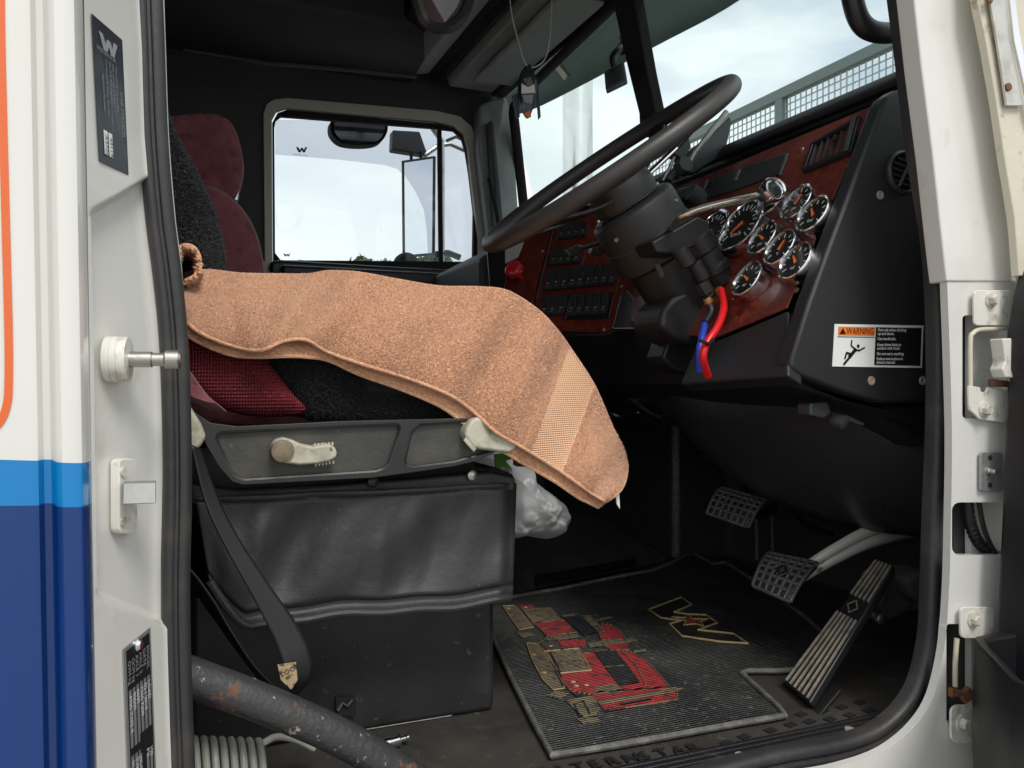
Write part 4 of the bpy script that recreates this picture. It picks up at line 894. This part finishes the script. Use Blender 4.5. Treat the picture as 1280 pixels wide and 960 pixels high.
e=MB(); stroke(wl_,.0021,e); star=[(515,325),(560,372),(735,372),(650,398),(680,450),(590,425),(465,438),(495,395),(340,350),(478,360)]; stroke(star,.0014,e); e.build('emblem_outline','goldline',mt)
mprint('emblem_star',[[(512,345),(560,380),(690,380),(640,400),(655,430),(590,415),(480,428),(500,392),(450,372),(490,368)]],8.533,800,730,'starred',.0016)
bm_=MB()
for a,b in ((( -0,0),(0,0)),): pass
# ================================================================== DRIVER SEAT
seat = thing('driver_seat','air suspended driver seat with black fleece cover, red side cloth and black vinyl skirt','seat',V((.2,1.25,FZ)))
cush = [P(u,v,1.05) for u,v in ((222,350),(226,440),(243,492),(275,513),(340,522),(430,525),(520,524),(600,522),(650,500),(670,470),(670,430),(645,400),(590,382),(500,372),(400,366),(300,366))]
MB().puff(cush,1.092,1.54,((.80,0),(.93,.008),(.98,.02),(1,.05)),5).build('cushion','redcloth',seat)
# red side swell
MB().puff([P(u,v,1.0) for u,v in ((226,415),(232,460),(250,492),(285,514),(330,523),(392,518),(372,490),(345,455),(322,425),(280,410))],1.018,1.30,((.5,0),(.75,.004),(.92,.012),(1,.03)),5).build('side_bolster','redcloth',seat)
MB().puff([P(u,v,1.0) for u,v in ((222,440),(226,490),(245,506),(285,516),(262,495),(240,465))],1.012,1.30,((.6,0),(.85,.006),(1,.02)),5).build('bolster_edge','velvet',seat)
fc = [(316,425),(345,457),(372,492),(394,521),(440,527),(500,529),(560,526),(600,520),(640,505),(668,498),(655,470),(600,440),(540,418),(440,405),(330,400)]
fo_ = crspline([P(u,v,1.0) for u,v in fc],5,True); cen = sum(fo_,V())/len(fo_)
G = [[cen.lerp(p,k)*1+V((0,y-1.0-(0),0)) for k,y in ((.35,.998),(.6,1.0),(.8,1.003),(.92,1.010),(.98,1.024),(1,1.05),(1.0,1.3),(1,1.52))] for p in fo_+[fo_[0]]]
G = [[V((p.x,[1.022,1.024,1.027,1.034,1.046,1.07,1.3,1.52][k],p.z)) for k,p in enumerate(r)] for r in G]
mb = MB().grid(G); vs,fs,_ = tufts([r[:6] for r in G],26000,.009,.0016,.9,None,(.2,0,-.3)); mb.add(vs,fs)
mb.add([cen+V((0,-.003,0))]+[r[0] for r in G],[(0,i+1,i+2) for i in range(len(G)-1)])
mb.build('fleece_cover','fleeceblack',seat,ang=80)
# backrest with fleece
bo = [(150,20),(196,92),(214,138),(238,180),(258,222),(272,255),(281,295),(284,335),(282,372),(200,380),(120,360),(100,200)]
fo_ = crspline([P(u,v,1.04) for u,v in bo],5,True); cen = sum(fo_,V())/len(fo_)
ks = (.05,.4,.7,.88,.96,1,1,1); ys=(1.10,1.10,1.102,1.11,1.125,1.15,1.3,1.5)
G = [[V((cen.x+(p.x-cen.x)*k, y, cen.z+(p.z-cen.z)*k)) for k,y in zip(ks,ys)] for p in fo_+[fo_[0]]]
mb = MB().grid(G); vs,fs,_ = tufts([r[:7] for r in G],30000,.008,.0015,.9,None,(0,0,-.3)); mb.add(vs,fs); mb.build('backrest','fleece',seat,ang=80)
# side trim
YT = 1.000
def c8(l): return [(230+a/2.977,500+b/2.977) for a,b in l]
trim = c8([(10,-10),(40,45),(100,85),(200,98),(600,78),(1110,66),(1165,190),(1100,225),(1000,248),(850,270),(700,290),(400,306),(220,316),(180,305),(130,250),(80,165),(40,60)])
r1 = c8([(118,145),(122,128),(140,117),(780,88),(800,90),(808,105),(765,235),(745,255),(715,266),(225,298),(195,290),(175,270)])
r2 = c8([(875,88),(1060,76),(1120,100),(1148,190),(1100,205),(1000,232),(855,250),(828,243),(820,222),(845,115)])
def offs(l,k):
    cx=sum(a for a,b in l)/len(l); cy=sum(b for a,b in l)/len(l); return [(cx+(a-cx)*k,cy+(b-cy)*k) for a,b in l]
MB().plate(px(trim,YT),[px(r1,YT),px(r2,YT)],(0,.02,0)).build('side_trim','trimpl',seat,bevel=.005,seg=3)
for rr_ in (r1,r2):
    MB().prism(px(offs(rr_,1.02),YT+.008),(0,.01,0)).build('trim_inset','dusty',seat)
    MB().tube(px(rr_,YT+.003),.0022,8,True).build('inset_rim','trimpl',seat)
lv = c8([(325,190),(328,165),(345,148),(372,140),(405,148),(435,163),(480,172),(530,163),(558,170),(572,192),(568,215),(545,228),(500,238),(430,243),(375,236),(340,222)])
lvo = MB().prism(px(lv,YT-.014),(0,.022,0)).build('recline_lever','cream',seat,bevel=.004,seg=3)
MB().lathe(P(230+367/2.977,500+190/2.977,YT-.014),(0,-1,0),[(.0135,0),(.0130,.003),(.010,.004)],24).build('lever_cap','brownknob',lvo)
te=MB()
for k in range(6):
    te.lathe(P(230+(487+13*k)/2.977,500+(170-1*k)/2.977,YT-.006),(0,0,1),[(.0016,-.001),(.0013,.0028)],6)
    te.lathe(P(230+(490+13*k)/2.977,500+(238-2*k)/2.977,YT-.006),(0,0,-1),[(.0016,-.001),(.0013,.0028)],6)
te.build('grip_teeth','cream',lvo)
fcap = MB().prism(px([(581,545),(583,534),(590,524),(600,520),(650,548),(646,562),(636,567),(592,561)],YT-.012),(0,.05,0)).build('front_cap','cream',seat,bevel=.005,seg=3)
te=MB()
for k in range(9): te.lathe(P(582+1.4*k,549+1.6*k,YT-.010),(-.6,0,-.8),[(.0016,-.002),(.0014,.003)],6)
te.build('cap_teeth','cream',fcap)
MB().prism(px([(228,500),(238,508),(252,530),(258,546),(250,560),(242,562),(225,560)],YT-.008),(0,.03,0)).build('rear_cap','cream',seat,bevel=.005,seg=3)
# frame beneath
MB().abox(P(232,600,1.05).x,P(600,600,1.05).x,1.075,1.50,P(400,640,1.05).z,P(400,560,1.02).z).build('seat_frame','darker',seat)
# vinyl skirt
rows=[]
for j in range(70):
    t=j/69
    r=[]
    for i in range(110):
        s=i/109
        ut=244+401*s; vt=612+10*(1-s)-8*s; ub=262+378*s; vb=786-38*s+2.6*math.sin(s*9+1)+1.4*math.sin(s*25)
        if s<.12: vb=786-38*s-60*(1-s/.12)**1.3
        u=ut+(ub-ut)*t; v=vt+(vb-vt)*t
        ph=(u+1.0*(v-600))/66.+.5*math.sin(v/70)
        d=.011*math.sin(ph*2.1+.8*math.sin(u/60))*math.sin(math.pi*min(1,t*1.15))**.7*(.4+.6*sm((s-.08)/.2))
        d+=.0035*math.sin(ph*4.7+1.3+.9*math.sin(v/33))*math.sin(math.pi*t)
        d+=.0022*math.sin(u/7.5+v/23+2*math.sin(v/31))*sm((math.sin(u/37+v/53)-.1)/.5)*math.sin(math.pi*t)
        d+=.020*sm((s-.955)/.045)
        d+=-.004*sm((t-.90)/.05)+.006*math.exp(-((t-.90)/.02)**2)
        d+=.003*math.exp(-((t-.045)/.012)**2)
        r.append(P(u,v,1.045+d))
    r += [r[-1]+V((.004,.03,0)),r[-1]+V((.004,.4,0))]
    rows.append(r)
sk = MB().grid(rows).build('skirt','vinyl',seat,solid=.002,ang=80)
hm=[rows[-1][i] for i in range(0,111,3)]
MB().tube([p+V((0,-.002,0)) for p in hm],.0052,8).build('hem','vinyl',sk)
st_=MB()
for i in range(6,108,2):
    a=rows[4][i];b=rows[4][i+1]; st_.tube([a+V((0,-.002,0)),b+V((0,-.002,0))],.0006,4)
st_.build('stitching','greytrim',sk)
bd=[(236,604),(300,612),(420,606),(520,598),(585,592),(615,590),(645,596),(645,614),(590,618),(420,628),(300,634),(240,632)]
MB().prism(px(bd,1.055),(0,.02,0)).build('skirt_band','vinyl',sk,bevel=.005,seg=3)
MB().prism(px([(582,582),(600,596),(640,600),(643,594),(620,584)],1.12),(0,.2,0)).build('skirt_top','vinyl',sk,bevel=.003)
for u,v in ((590,594),(466,602)): MB().lathe(P(u,v,1.052),(0,-1,0),[(.008,0),(.007,.003),(.003,.005)],14).build('snap','steel' if u>500 else 'blackpl',sk)
# pedestal
PB = [P(238,700,1.155).x, PZ(608,878,FZ).x]
MB().abox(PB[0],PB[1],1.155,1.55,FZ,P(400,730,1.155).z).build('pedestal','pedestal',seat,bevel=.010,seg=3)
MB().box(PZ(502,898,FZ+.006)+V((0,-.004,0)),(.075,0,0),(0,.006,0),(0,0,.005)).build('floor_rail','alu',seat,bevel=.002)
ltc=MB().prism(px(rrect(419,870,444,893,2),1.15),(0,-.006,0)).build('latch','darker',seat,bevel=.001)
MB().tube(px([(422,888),(428,878),(434,882),(440,874)],1.140),.0025,6).build('latch_hook','steel',ltc)
# ================================================================== SEAT BELT
be = thing('seat_belt','black seat belt strap looping down beside the vinyl skirt with a tan tag','seat belt',P(365,860,.97))
Lf=[(239,556,.99),(257,630,.985),(285,690,.98),(318,750,.975),(343,800,.97),(354,830,.965),(360,850,.965),(362,864,.97)]
Rt=[(250,560,1.0),(276,630,.995),(303,680,.99),(336,730,.985),(371,780,.98),(389,818,.975),(389,846,.975),(372,868,.98)]
a=crspline([P(*q) for q in Lf],8);b=crspline([P(*q) for q in Rt],8)
MB().grid([[p.lerp(q,k/6) for k in range(7)] for p,q in zip(a,b)]).build('strap','belt',be,solid=.002,ang=60)
Lf=[(368,868,.985),(345,858,.985),(318,832,.985),(290,790,.985),(268,752,.985),(250,726,.985),(238,712,.985),(225,700,.985)]
a=crspline([P(*q) for q in Lf],6);b=crspline([P(u-2+5*math.sin(i),v+13,Y+.03) for i,(u,v,Y) in enumerate(Lf)],6)
MB().grid([[p.lerp(q,k/4) for k in range(5)] for p,q in zip(a,b)]).build('strap','belt',be,solid=.002,ang=60)
tg=MB().prism(px([(347,831),(370,828),(372,850),(364,862),(351,850)],.962),(0,.002,0)).build('tag','tan',be)
MB().text('LOOP',P(352,846,.961),(.8,0,.3),(-.3,0,.8),.008,.0002).build('tag_print','blackink',tg,smooth=False)

# ================================================================== BAR, HOSE, CONNECTOR
bar=MB().tube([P(u,v,Y) for u,v,Y in ((150,815,.905),(238,846,.92),(330,880,.925),(430,924,.93),(520,978,.935),(620,1040,.94))],.0205,20,smooth=6).build('rusty_bar','bar')
tag(bar,'thick dark steel bar with rust and chipped paint crossing the lower left doorway','metal bar')
hs=MB(); pts=[]
for k in range(0,300):
    t=k/300; a=t*2*math.pi*8.5; c=P(232+98*t,958+2*t,1.0)
    pts.append(c+V((.0,-math.sin(a)*.026,math.cos(a)*.030)))
e_=[P(u,v,Y) for u,v,Y in ((322,940,1.0),(334,926,1.0),(350,921,1.02),(372,926,1.04),(392,936,1.05))]
hs.tube(pts[:-6]+crspline([pts[-6]]+e_,5),.0042,10)
ho=hs.build('coiled_air_hose','hose'); tag(ho,'pale coiled air hose lying on floor under the rusty bar','hose')
cn=thing('hose_connector','small chrome quick connector lying on floor by the bar end','hose fitting',PZ(488,930,FZ))
c=PZ(476,932,FZ+.010); d=V((.96,.25,0)).normalized()
MB().lathe(c,d,[(.009,-.01),(.009,.012),(.0075,.013),(.0075,.026),(.0095,.027)],16).build('body','chrome',cn)
MB().lathe(c+d*.027,d,[(.004,0),(.004,.010),(.0055,.011),(.0055,.014)],12).build('nipple','chrome',cn)
# ================================================================== PLASTIC BAG
G=[]; cb=P(652,630,1.62)
bo=crspline([P(u,v,1.62) for u,v in ((612,572),(640,566),(652,590),(672,612),(694,630),(705,648),(696,664),(678,672),(650,668),(620,670),(600,640))],5,True)
for i,p in enumerate(bo+[bo[0]]):
    r=[]
    for k in range(24):
        f=math.sin(k/23*math.pi/2); q_=V((cb.x+(p.x-cb.x)*f,0,cb.z+(p.z-cb.z)*f)); 
        from mathutils import noise as mn_
        n_=.022*(abs(mn_.noise(q_*16))-.2)+.009*(abs(mn_.noise(q_*42+V((3,1,2))))-.2)+.002*mn_.noise(q_*110)
        r.append(V((q_.x+n_*.3, 1.50+.12*(1-math.cos(k/23*math.pi/2))-n_*1.6, q_.z+n_*.3)))
    r.append(V((p.x,1.75,p.z))); G.append(r)
bg=thing('plastic_bag','crumpled white plastic bag with green print beyond the front corner of the driver seat','bag',V((cb.x,1.6,FZ)))
MB().grid(G).build('bag_body','bag',bg,ang=180,sub=1)
MB().prism([P(u,v,1.50) for u,v in ((618,568),(634,566),(640,574),(632,576),(640,586),(628,584),(620,590))],(0,.004,0)).build('bag_print','green',bg)

# ================================================================== TOWEL
tw = thing('towel','tan terry towel with woven band draped over the seat cushion','towel',P(500,420,1.05))
pairs=[((231,341),(230,400)),((262,338),(252,417)),((300,342),(290,432)),((345,343),(325,438)),((385,343),(355,426)),((412,339),(383,425)),((450,341),(410,440)),((500,350),(455,456)),((550,358),(510,473)),((600,359),(560,493)),((635,364),(590,513)),((672,387),(620,540)),((696,412),(648,556)),((712,434),(664,566)),((742,480),(702,590)),((764,530),(730,610)),((779,560),(745,620)),((784,582),(757,627))]
NS=9
def towel_grid(pairs,dY=0,low=(0,0),wob=1.0,tt=26):
    Uc=crspline([V((a[0],0,a[1])) for a,b in pairs],NS); Lc=crspline([V((b[0]+low[0],0,b[1]+low[1])) for a,b in pairs],NS)
    G=[]
    for i,(a,b) in enumerate(zip(Uc,Lc)):
        r=[]; s=i/(len(Uc)-1)
        yb=.985+.03*sm((s-.55)/.3)*0+dY
        for k in range(tt):
            t=k/(tt-1); u=b.x+(a.x-b.x)*t; v=b.z+(a.z-b.z)*t
            if s>.93:
                e_=(s-.93)/.07
                u+= 7*math.sin(math.pi*t)*e_; v+= 5*math.sin(math.pi*t)*e_
            y=yb+.095*t**1.35-.004*math.sin(math.pi*t)
            y+=wob*(.006*math.sin(i*.16+t*2.2)+.004*math.sin(i*.37-t*3)+.010*math.exp(-((i-36)/7)**2)*(1-t)*-1+.007*math.exp(-((i-40-10*t)/3.)**2)*t-.006*math.exp(-((i-74-14*t)/5.)**2)*math.sin(math.pi*t)+.006*math.exp(-((i-88-9*t)/4.)**2)*math.sin(math.pi*t)+.004*math.exp(-((i-20+6*t)/3.)**2))
            r.append(P(u,v,y))
        top=r[-1]
        for k in range(1,9):
            yy=.055*k; r.append(V((top.x,top.y+yy,top.z-.010*math.sin(min(1,k/2)*1.5)-.004*k)))
        G.append(r)
    return G
G=towel_grid(pairs); nrow=len(G); tot=26+8
bs,bee=13*NS,14*NS
def bandmi(i,j): return 1 if bs<=i<bee else 0
mb=MB().grid(G,bandmi)
vs,fs,(ii,jj)=tufts(G,130000,.0028,.0009,.5,(0,.80))
# drop tufts that fall on the woven band
keep=[k for k in range(len(ii)) if not (bs-.3<=ii[k]<=bee+.3)]
n_=len(ii); vsA=np.array(vs).reshape(n_,4,3)[keep].reshape(-1,3).tolist(); kk=np.arange(len(keep))*4
fsA=np.concatenate([np.stack([kk,kk+1,kk+3],1),np.stack([kk+1,kk+2,kk+3],1),np.stack([kk+2,kk,kk+3],1)]).tolist()
mb.add(vsA,fsA,0)
mb.build('upper_layer',['terry','terryband'],tw,ang=180)
MB().tube([r[0] for r in G],.0024,8,flat=1.).build('edge_hem','terry',tw)
MB().tube([p for p in G[-1][:26]],.0024,8).build('edge_hem','terry',tw)
lows=[((231,341),(229,408)),((262,338),(248,424)),((300,342),(290,441)),((345,343),(325,444)),((385,343),(360,443)),((412,339),(385,444)),((450,341),(412,448)),((500,350),(452,463)),((550,358),(505,482)),((600,359),(553,503)),((635,364),(583,525)),((672,387),(614,550)),((696,412),(640,564)),((712,434),(656,574)),((742,480),(696,597)),((764,530),(724,616)),((778,562),(738,623)),((780,580),(750,629))]
lows=[(a,(b[0]-2,b[1]+(2 if k<7 else 5))) for k,(a,b) in enumerate(lows)]
G2=towel_grid(lows,.014,(0,0),.6)
MB().grid(G2).build('lower_layer','terry',tw,solid=.003,ang=180)
MB().tube([r[0] for r in G2],.0026,8).build('edge_hem','terry',tw)
vs,fs,_=tufts(G2,9000,.0035,.001,.6,(0,.25)); MB().add(vs,fs).build('lower_pile','terry',tw)
# curled corner at left
cur=[(232,352),(246,343),(249,325),(243,311),(232,307),(224,312),(221,325),(224,338)]
cp_=crspline([P(u,v,1.02) for u,v in cur],5)
Gc=[[p+V((0,.03*k,0)) for k in range(8)] for p in cp_]
mb=MB().grid(Gc); vs,fs,_=tufts(Gc,5000,.004,.0011,.7); mb.add(vs,fs); mb.build('curled_corner','terry',tw,solid=.006,ang=180)
MB().prism(px([(770,618),(774,616),(775,636),(771,630)],1.03),(0,.002,0)).build('care_tag','whiteink',tw)
# ================================================================== PASSENGER SEAT
ps=thing('velvet_seat','maroon velvet passenger seat with headrest beside the far window','seat',V((.1,2.0,FZ)))
MB().puff([P(u,v,1.85) for u,v in ((180,165),(215,152),(255,148),(278,152),(293,168),(302,200),(304,222),(300,240),(292,262),(270,262),(220,262),(180,250))],1.78,2.16,((.75,0),(.92,.01),(.98,.03),(1,.07)),5).build('headrest','velvet',ps)
MB().puff([P(u,v,1.80) for u,v in ((170,250),(240,236),(272,240),(300,262),(318,292),(328,330),(338,400),(350,520),(200,560),(140,480))],1.72,2.22,((.75,0),(.92,.012),(.98,.035),(1,.08)),5).build('backrest','velvet',ps)
MB().puff([P(u,v,1.80) for u,v in ((230,430),(420,432),(500,450),(505,520),(300,540),(230,520))],1.72,2.22,((.8,0),(.95,.012),(1,.05)),5).build('cushion','velvet',ps)
MB().tube(px([(294,225),(292,250)],1.80),.009,8).build('headrest_post','chrome',ps)
MB().prism(px([(318,326),(330,324),(334,345),(320,345)],1.78),(0,.02,0)).build('side_lever','cream',ps,bevel=.003)
# ================================================================== HANGING ORNAMENT, CAMERA, CORD
orn=thing('hanging_ornament','small dangling ornament with blue straps and orange centre on a looped cord','ornament',P(665,80,1.75))
Yo_=1.75
MB().tube([P(u,v,Yo_) for u,v in ((636,-14),(640,20),(648,52),(657,80),(668,84),(682,72),(688,40),(690,-14))],.0016,6,smooth=5).build('cord','beigeframe',orn)
MB().puff([P(u,v,Yo_) for u,v in ((660,80),(668,90),(671,112),(666,136),(660,148),(652,136),(648,112),(651,92))],Yo_-.004,Yo_+.008,((.8,0),(1,.004)),4).build('card','navyink',orn)
MB().prism(px([(652,104),(660,109),(668,105),(669,116),(652,117)],Yo_-.006),(0,.002,0)).build('white_patch','whiteink',orn)
MB().prism(px([(654,99),(663,96),(667,104),(659,108)],Yo_-.0065),(0,.002,0)).build('brown_patch','brownknob',orn)
MB().prism(px([(653,119),(667,118),(665,130),(656,128)],Yo_-.006),(0,.002,0)).build('grey_patch','greyink',orn)
MB().prism(px([(655,142),(663,137),(664,146),(660,148)],Yo_-.0065),(0,.002,0)).build('orange_patch','orangeink',orn)
MB().prism(px([(640,120),(646,116),(650,146),(646,149)],Yo_),(0,.002,0)).prism(px([(668,95),(672,96),(676,146),(673,150)],Yo_),(0,.002,0)).build('strap_tail','navyink',orn)
dc=thing('dash_camera','small black camera clamped near the windscreen divider','camera',P(772,95,1.72))
MB().prism(px([(755,89),(780,76),(784,99),(757,112)],1.72),(.02,.03,0)).build('camera_body','gloss',dc,bevel=.004)
MB().tube(px([(768,84),(766,72),(774,62),(782,56)],1.73),.009,8,smooth=3).build('clamp_arm','blackpl',dc)
MB().lathe(P(783,58,1.73),(0,-1,0),[(.016,-.02),(.018,0),(.014,.012)],14).build('clamp_knob','blackpl',dc)
MB().lathe(P(780,45,1.74),(0,-1,.3),[(.009,-.01),(.009,.006)],12).build('bracket_tip','brass',dc)
MB().tube(px([(784,76),(788,90),(798,99),(804,100)],1.73),.0014,5,smooth=4).build('lead','greytrim',dc)
cdp=crspline([P(u,v,1.45) for u,v in ((517,-30),(521,2),(532,28),(555,36),(575,24),(586,0),(590,-30))],10)
cs_=MB(); hl=[]
for i in range(len(cdp)*14):
    t=i/14; k=min(int(t),len(cdp)-2); p=cdp[k].lerp(cdp[k+1],min(1,t-k)); tg_=(cdp[k+1]-cdp[k]).normalized(); a=i*2*math.pi/7
    n1=tg_.cross(V((0,1,0))).normalized(); hl.append(p+n1*(math.cos(a)*.0085)+V((0,1,0))*(math.sin(a)*.0085))
rc=cs_.tube(hl,.0028,5).build('radio_cord','gloss'); tag(rc,'black coiled radio cord hanging from overhead console','cord')
rd=thing('overhead_radio','small grey radio unit mounted under the overhead console','radio',P(552,8,1.55))
MB().prism([P(u,v,1.52) for u,v in ((528,-40),(590,-40),(572,8),(556,28),(540,0))],(0,.06,0)).build('radio_case','console',rd,bevel=.003)
MB().lathe(P(560,-6,1.519),(0,-1,0),[(.006,0),(.005,.006)],12).build('radio_knob','blackpl',rd)

# ================================================================== OUTSIDE THINGS
mr=thing('passenger_mirror','tall framed wing mirror with round convex mirror on tubular arms outside the far window','mirror',P(525,320,2.9))
mp0=P(522,260,2.88); mn=V((-.83,-.56,.03)).normalized()
def MP(l,o=0): return [PP(u,v,mp0+mn*o,mn) for u,v in l]
f_=[(502,201),(543,195),(542,319),(503,322)]; fi_=[(504,203),(541,197.5),(540,316),(505,319)]
MB().plate(MP(f_),[MP(fi_)],mn*-.008).build('mirror_frame','greytrim',mr)
MB().prism(MP(fi_,-.003),mn*-.004).build('mirror_glass','mirror',mr)
MB().prism(px([(491,162),(525,164),(534,190),(528,193),(490,187)],2.92),(0,.05,0)).build('mirror_bracket','greytrim',mr,bevel=.006)
MB().tube(px([(541,160),(552,176),(552,330)],2.95),.012,8).build('arm','brushed',mr)
MB().tube(px([(528,196),(548,182),(563,180),(590,192)],2.95),.009,8).build('arm','steel',mr)
MB().tube(px([(558,176),(570,171),(580,176),(582,186)],2.95),.006,6).build('arm','greytrim',mr)
MB().tube(px([(514,190),(514,200)],2.92),.006,6).tube(px([(526,190),(526,198)],2.92),.006,6).build('hanger','darker',mr)
MB().lathe(P(507,333,2.88),(0,-1,0),[(.040,.03),(.048,.02),(.048,0),(.044,-.002)],28).build('convex_housing','darker',mr)
MB().lathe(P(507,333,2.88),(0,-1,0),[(.044,.021),(.03,.026),(.012,.029),(.003,.030)],24).build('convex_glass','mirror',mr)
MB().tube(px([(545,318),(560,316),(575,322)],2.95),.012,8).build('arm','darker',mr)
om=thing('look_down_mirror','oval dark rimmed mirror at top of the far window','mirror',P(449,180,2.66))
ov=[(413,154),(418,151),(450,151),(480,153),(485,158),(483,168),(476,177),(462,181),(440,181),(424,177),(414,166)]
oc=crspline([P(u,v,2.64) for u,v in ov],4,True)
MB().prism(oc,(0,.05,0)).build('housing','darker',om,bevel=.006)
c_=sum(oc,V())/len(oc); MB().prism([c_+(p-c_)*.87+V((0,-.003,0)) for p in oc],(0,.003,0)).build('mirror_glass','brownknob' if False else 'mirrorb',om) if 'mirrorb' in M else MB().prism([c_+(p-c_)*.87+V((0,-.003,0)) for p in oc],(0,.003,0)).build('mirror_glass','mirror',om)
MB().tube([P(466,150,2.64),P(466,140,2.60)],.01,8).build('mount','greytrim',om)
# exhaust / intake stack
sk_=thing('exhaust_stack','tall polished exhaust stack standing outside ahead of the passenger window','exhaust stack',(PX(722,480,1.55).x,PX(722,480,1.55).y,.9))
sc3=PX(722,300,1.55); sr=.062
MB().lathe(V((sc3.x,sc3.y,.9)),(0,0,1),[(sr,0),(sr,3.2)],40).build('pipe','chrome2' if False else 'alu2',sk_) if 'alu2' in M else MB().lathe(V((sc3.x,sc3.y,.9)),(0,0,1),[(sr*1.1,0),(sr*1.1,.6),(sr,.62),(sr,3.2)],40).build('pipe','stack',sk_)
MB().lathe(V((sc3.x,sc3.y,H+.42)),(0,0,1),[(sr*1.12,0),(sr*1.12,.03)],32).build('clamp','steel',sk_)
# mesh guard
mg=thing('mesh_trailer_gate','dark framed wire mesh gate seen beyond the windscreen','mesh gate',(4,3.5,0))
XM=4.0; top=H+2.015; bot=top-.62
mm=MB(); y=.8
while y<6.6: mm.box((XM,y,(top+bot)/2),(.0035,0,0),(0,.0035,0),(0,0,(top-bot)/2)); y+=.052
z=bot
while z<top: mm.box((XM+.007,3.7,z),(.0035,0,0),(0,2.9,0),(0,0,.0035)); z+=.052
mm.build('wire_mesh','mesh',mg)
MB().abox(XM-.03,XM+.03,.8,6.6,top,top+.075).build('top_rail','meshframe',mg,bevel=.005)
MB().abox(XM-.03,XM+.03,.8,6.6,bot-.06,bot).build('bottom_rail','meshframe',mg,bevel=.005)
for yy in (.8,PX(977,150,XM).y,6.6): MB().abox(XM-.03,XM+.03,yy-.035,yy+.035,0,top).build('post','meshframe',mg,bevel=.004)
MB().abox(XM-.02,XM+.02,.8,6.6,1.1,bot-.06).build('side_board','meshframe',mg)
# trees beyond passenger side
random.seed(9)
def tree(u,v,D,w):
    t=thing('tree','%s'%tree_labels.pop(0),'tree',(0,0,0),'trees beyond the truck'); p=P(u,v,D); t.location=V((p.x,p.y,0))
    hgt=p.z; MB().tube([V((p.x,p.y,0)),V((p.x+.2,p.y,hgt*.45)),V((p.x-.1,p.y,hgt*.8))],[.3,.2,.07],8).build('trunk','bark',t)
    mb=MB(); n=1800; r=rng.normal(size=(n,3)); r/=np.linalg.norm(r,axis=1)[:,None]; r*=rng.uniform(.35,1,(n,1))**.5
    lob=1+.25*np.sin(r[:,0:1]*7+u)+.2*np.sin(r[:,1:2]*9)
    c=np.array([p.x,p.y,hgt-w*.75]); pos=c+r*np.array([w,w,w*.75])*lob
    pos[:,2]=np.minimum(pos[:,2],hgt)
    d1=rng.normal(size=(n,3))*.22; d2=rng.normal(size=(n,3))*.22
    vs=np.stack([pos-d1,pos+d2,pos+d1,pos-d2],1).reshape(-1,3); k=np.arange(n)*4
    mb.add(vs.tolist(),np.stack([k,k+1,k+2,k+3],1).tolist()).build('crown','leaf',t,smooth=False)
tree_labels=['bushy green tree top right of centre above far window sill','small low tree top nearest the round mirror','pale low tree top at the left of the far window','distant tree hidden mostly behind the mirror arm']
for u,v,D,w in ((463,329,60,2.0),(480,332,70,2.4),(366,333,65,2.0),(541,322,58,2.0)): tree(u,v,D,w)

# ================================================================== CAMERA, LIGHT
cam=bpy.data.cameras.new('camera'); co=bpy.data.objects.new('camera',cam); C.objects.link(co)
cam.sensor_width=36; cam.lens=36*F/1280; cam.clip_start=.02; cam.clip_end=2000
co.location=CAM; co.rotation_euler=(R(90),0,-A)
bpy.context.scene.camera=co
w=bpy.data.worlds.new('World'); bpy.context.scene.world=w; w.use_nodes=True; nt=w.node_tree; N=nt.nodes; L=nt.links
bg_=N['Background']; sky=N.new('ShaderNodeTexSky'); sky.sky_type='NISHITA'; sky.sun_disc=False
EL,RO=R(50),R(176); sky.sun_elevation=EL; sky.sun_rotation=RO
tc=N.new('ShaderNodeTexCoord'); mp_=N.new('ShaderNodeMapping'); mp_.inputs['Scale'].default_value=(1,1,3.2); nz=N.new('ShaderNodeTexNoise'); nz.inputs['Scale'].default_value=2.0; nz.inputs['Detail'].default_value=7
L.new(tc.outputs['Generated'],mp_.inputs[0]); L.new(mp_.outputs[0],nz.inputs['Vector'])
cr=N.new('ShaderNodeValToRGB'); cr.color_ramp.elements[0].position=.18; cr.color_ramp.elements[1].position=.42; L.new(nz.outputs['Fac'],cr.inputs['Fac'])
nz2=N.new('ShaderNodeTexNoise'); nz2.inputs['Scale'].default_value=3.1; nz2.inputs['Detail'].default_value=6; L.new(mp_.outputs[0],nz2.inputs['Vector'])
cc_=N.new('ShaderNodeValToRGB'); cc_.color_ramp.elements[0].position=.3; cc_.color_ramp.elements[1].position=.7
cc_.color_ramp.elements[0].color=(6.2,6.7,7.0,1); cc_.color_ramp.elements[1].color=(8.3,8.55,8.6,1); L.new(nz2.outputs['Fac'],cc_.inputs['Fac'])
mx=N.new('ShaderNodeMix'); mx.data_type='RGBA'; mx.clamp_result=False
L.new(cr.outputs['Color'],mx.inputs[0]); L.new(sky.outputs[0],mx.inputs[6]); L.new(cc_.outputs['Color'],mx.inputs[7])
L.new(mx.outputs[2],bg_.inputs['Color']); bg_.inputs['Strength'].default_value=.105
sn=bpy.data.lights.new('sun','SUN'); sn.energy=1.5; sn.angle=R(20); sn.color=(1,.96,.9); so=bpy.data.objects.new('sun',sn); C.objects.link(so)
# light comes from behind the camera, high
sd=V((math.sin(RO)*math.cos(EL),math.cos(RO)*math.cos(EL),math.sin(EL))); so.rotation_euler=sd.to_track_quat('Z','Y').to_euler()
s=bpy.context.scene; s.view_settings.view_transform='Standard'; s.view_settings.look='None'; s.view_settings.exposure=.5; s.view_settings.gamma=1
s.render.resolution_x=1024; s.render.resolution_y=768
s.render.engine='CYCLES'; s.cycles.transparent_max_bounces=16; s.cycles.max_bounces=8; s.cycles.diffuse_bounces=5
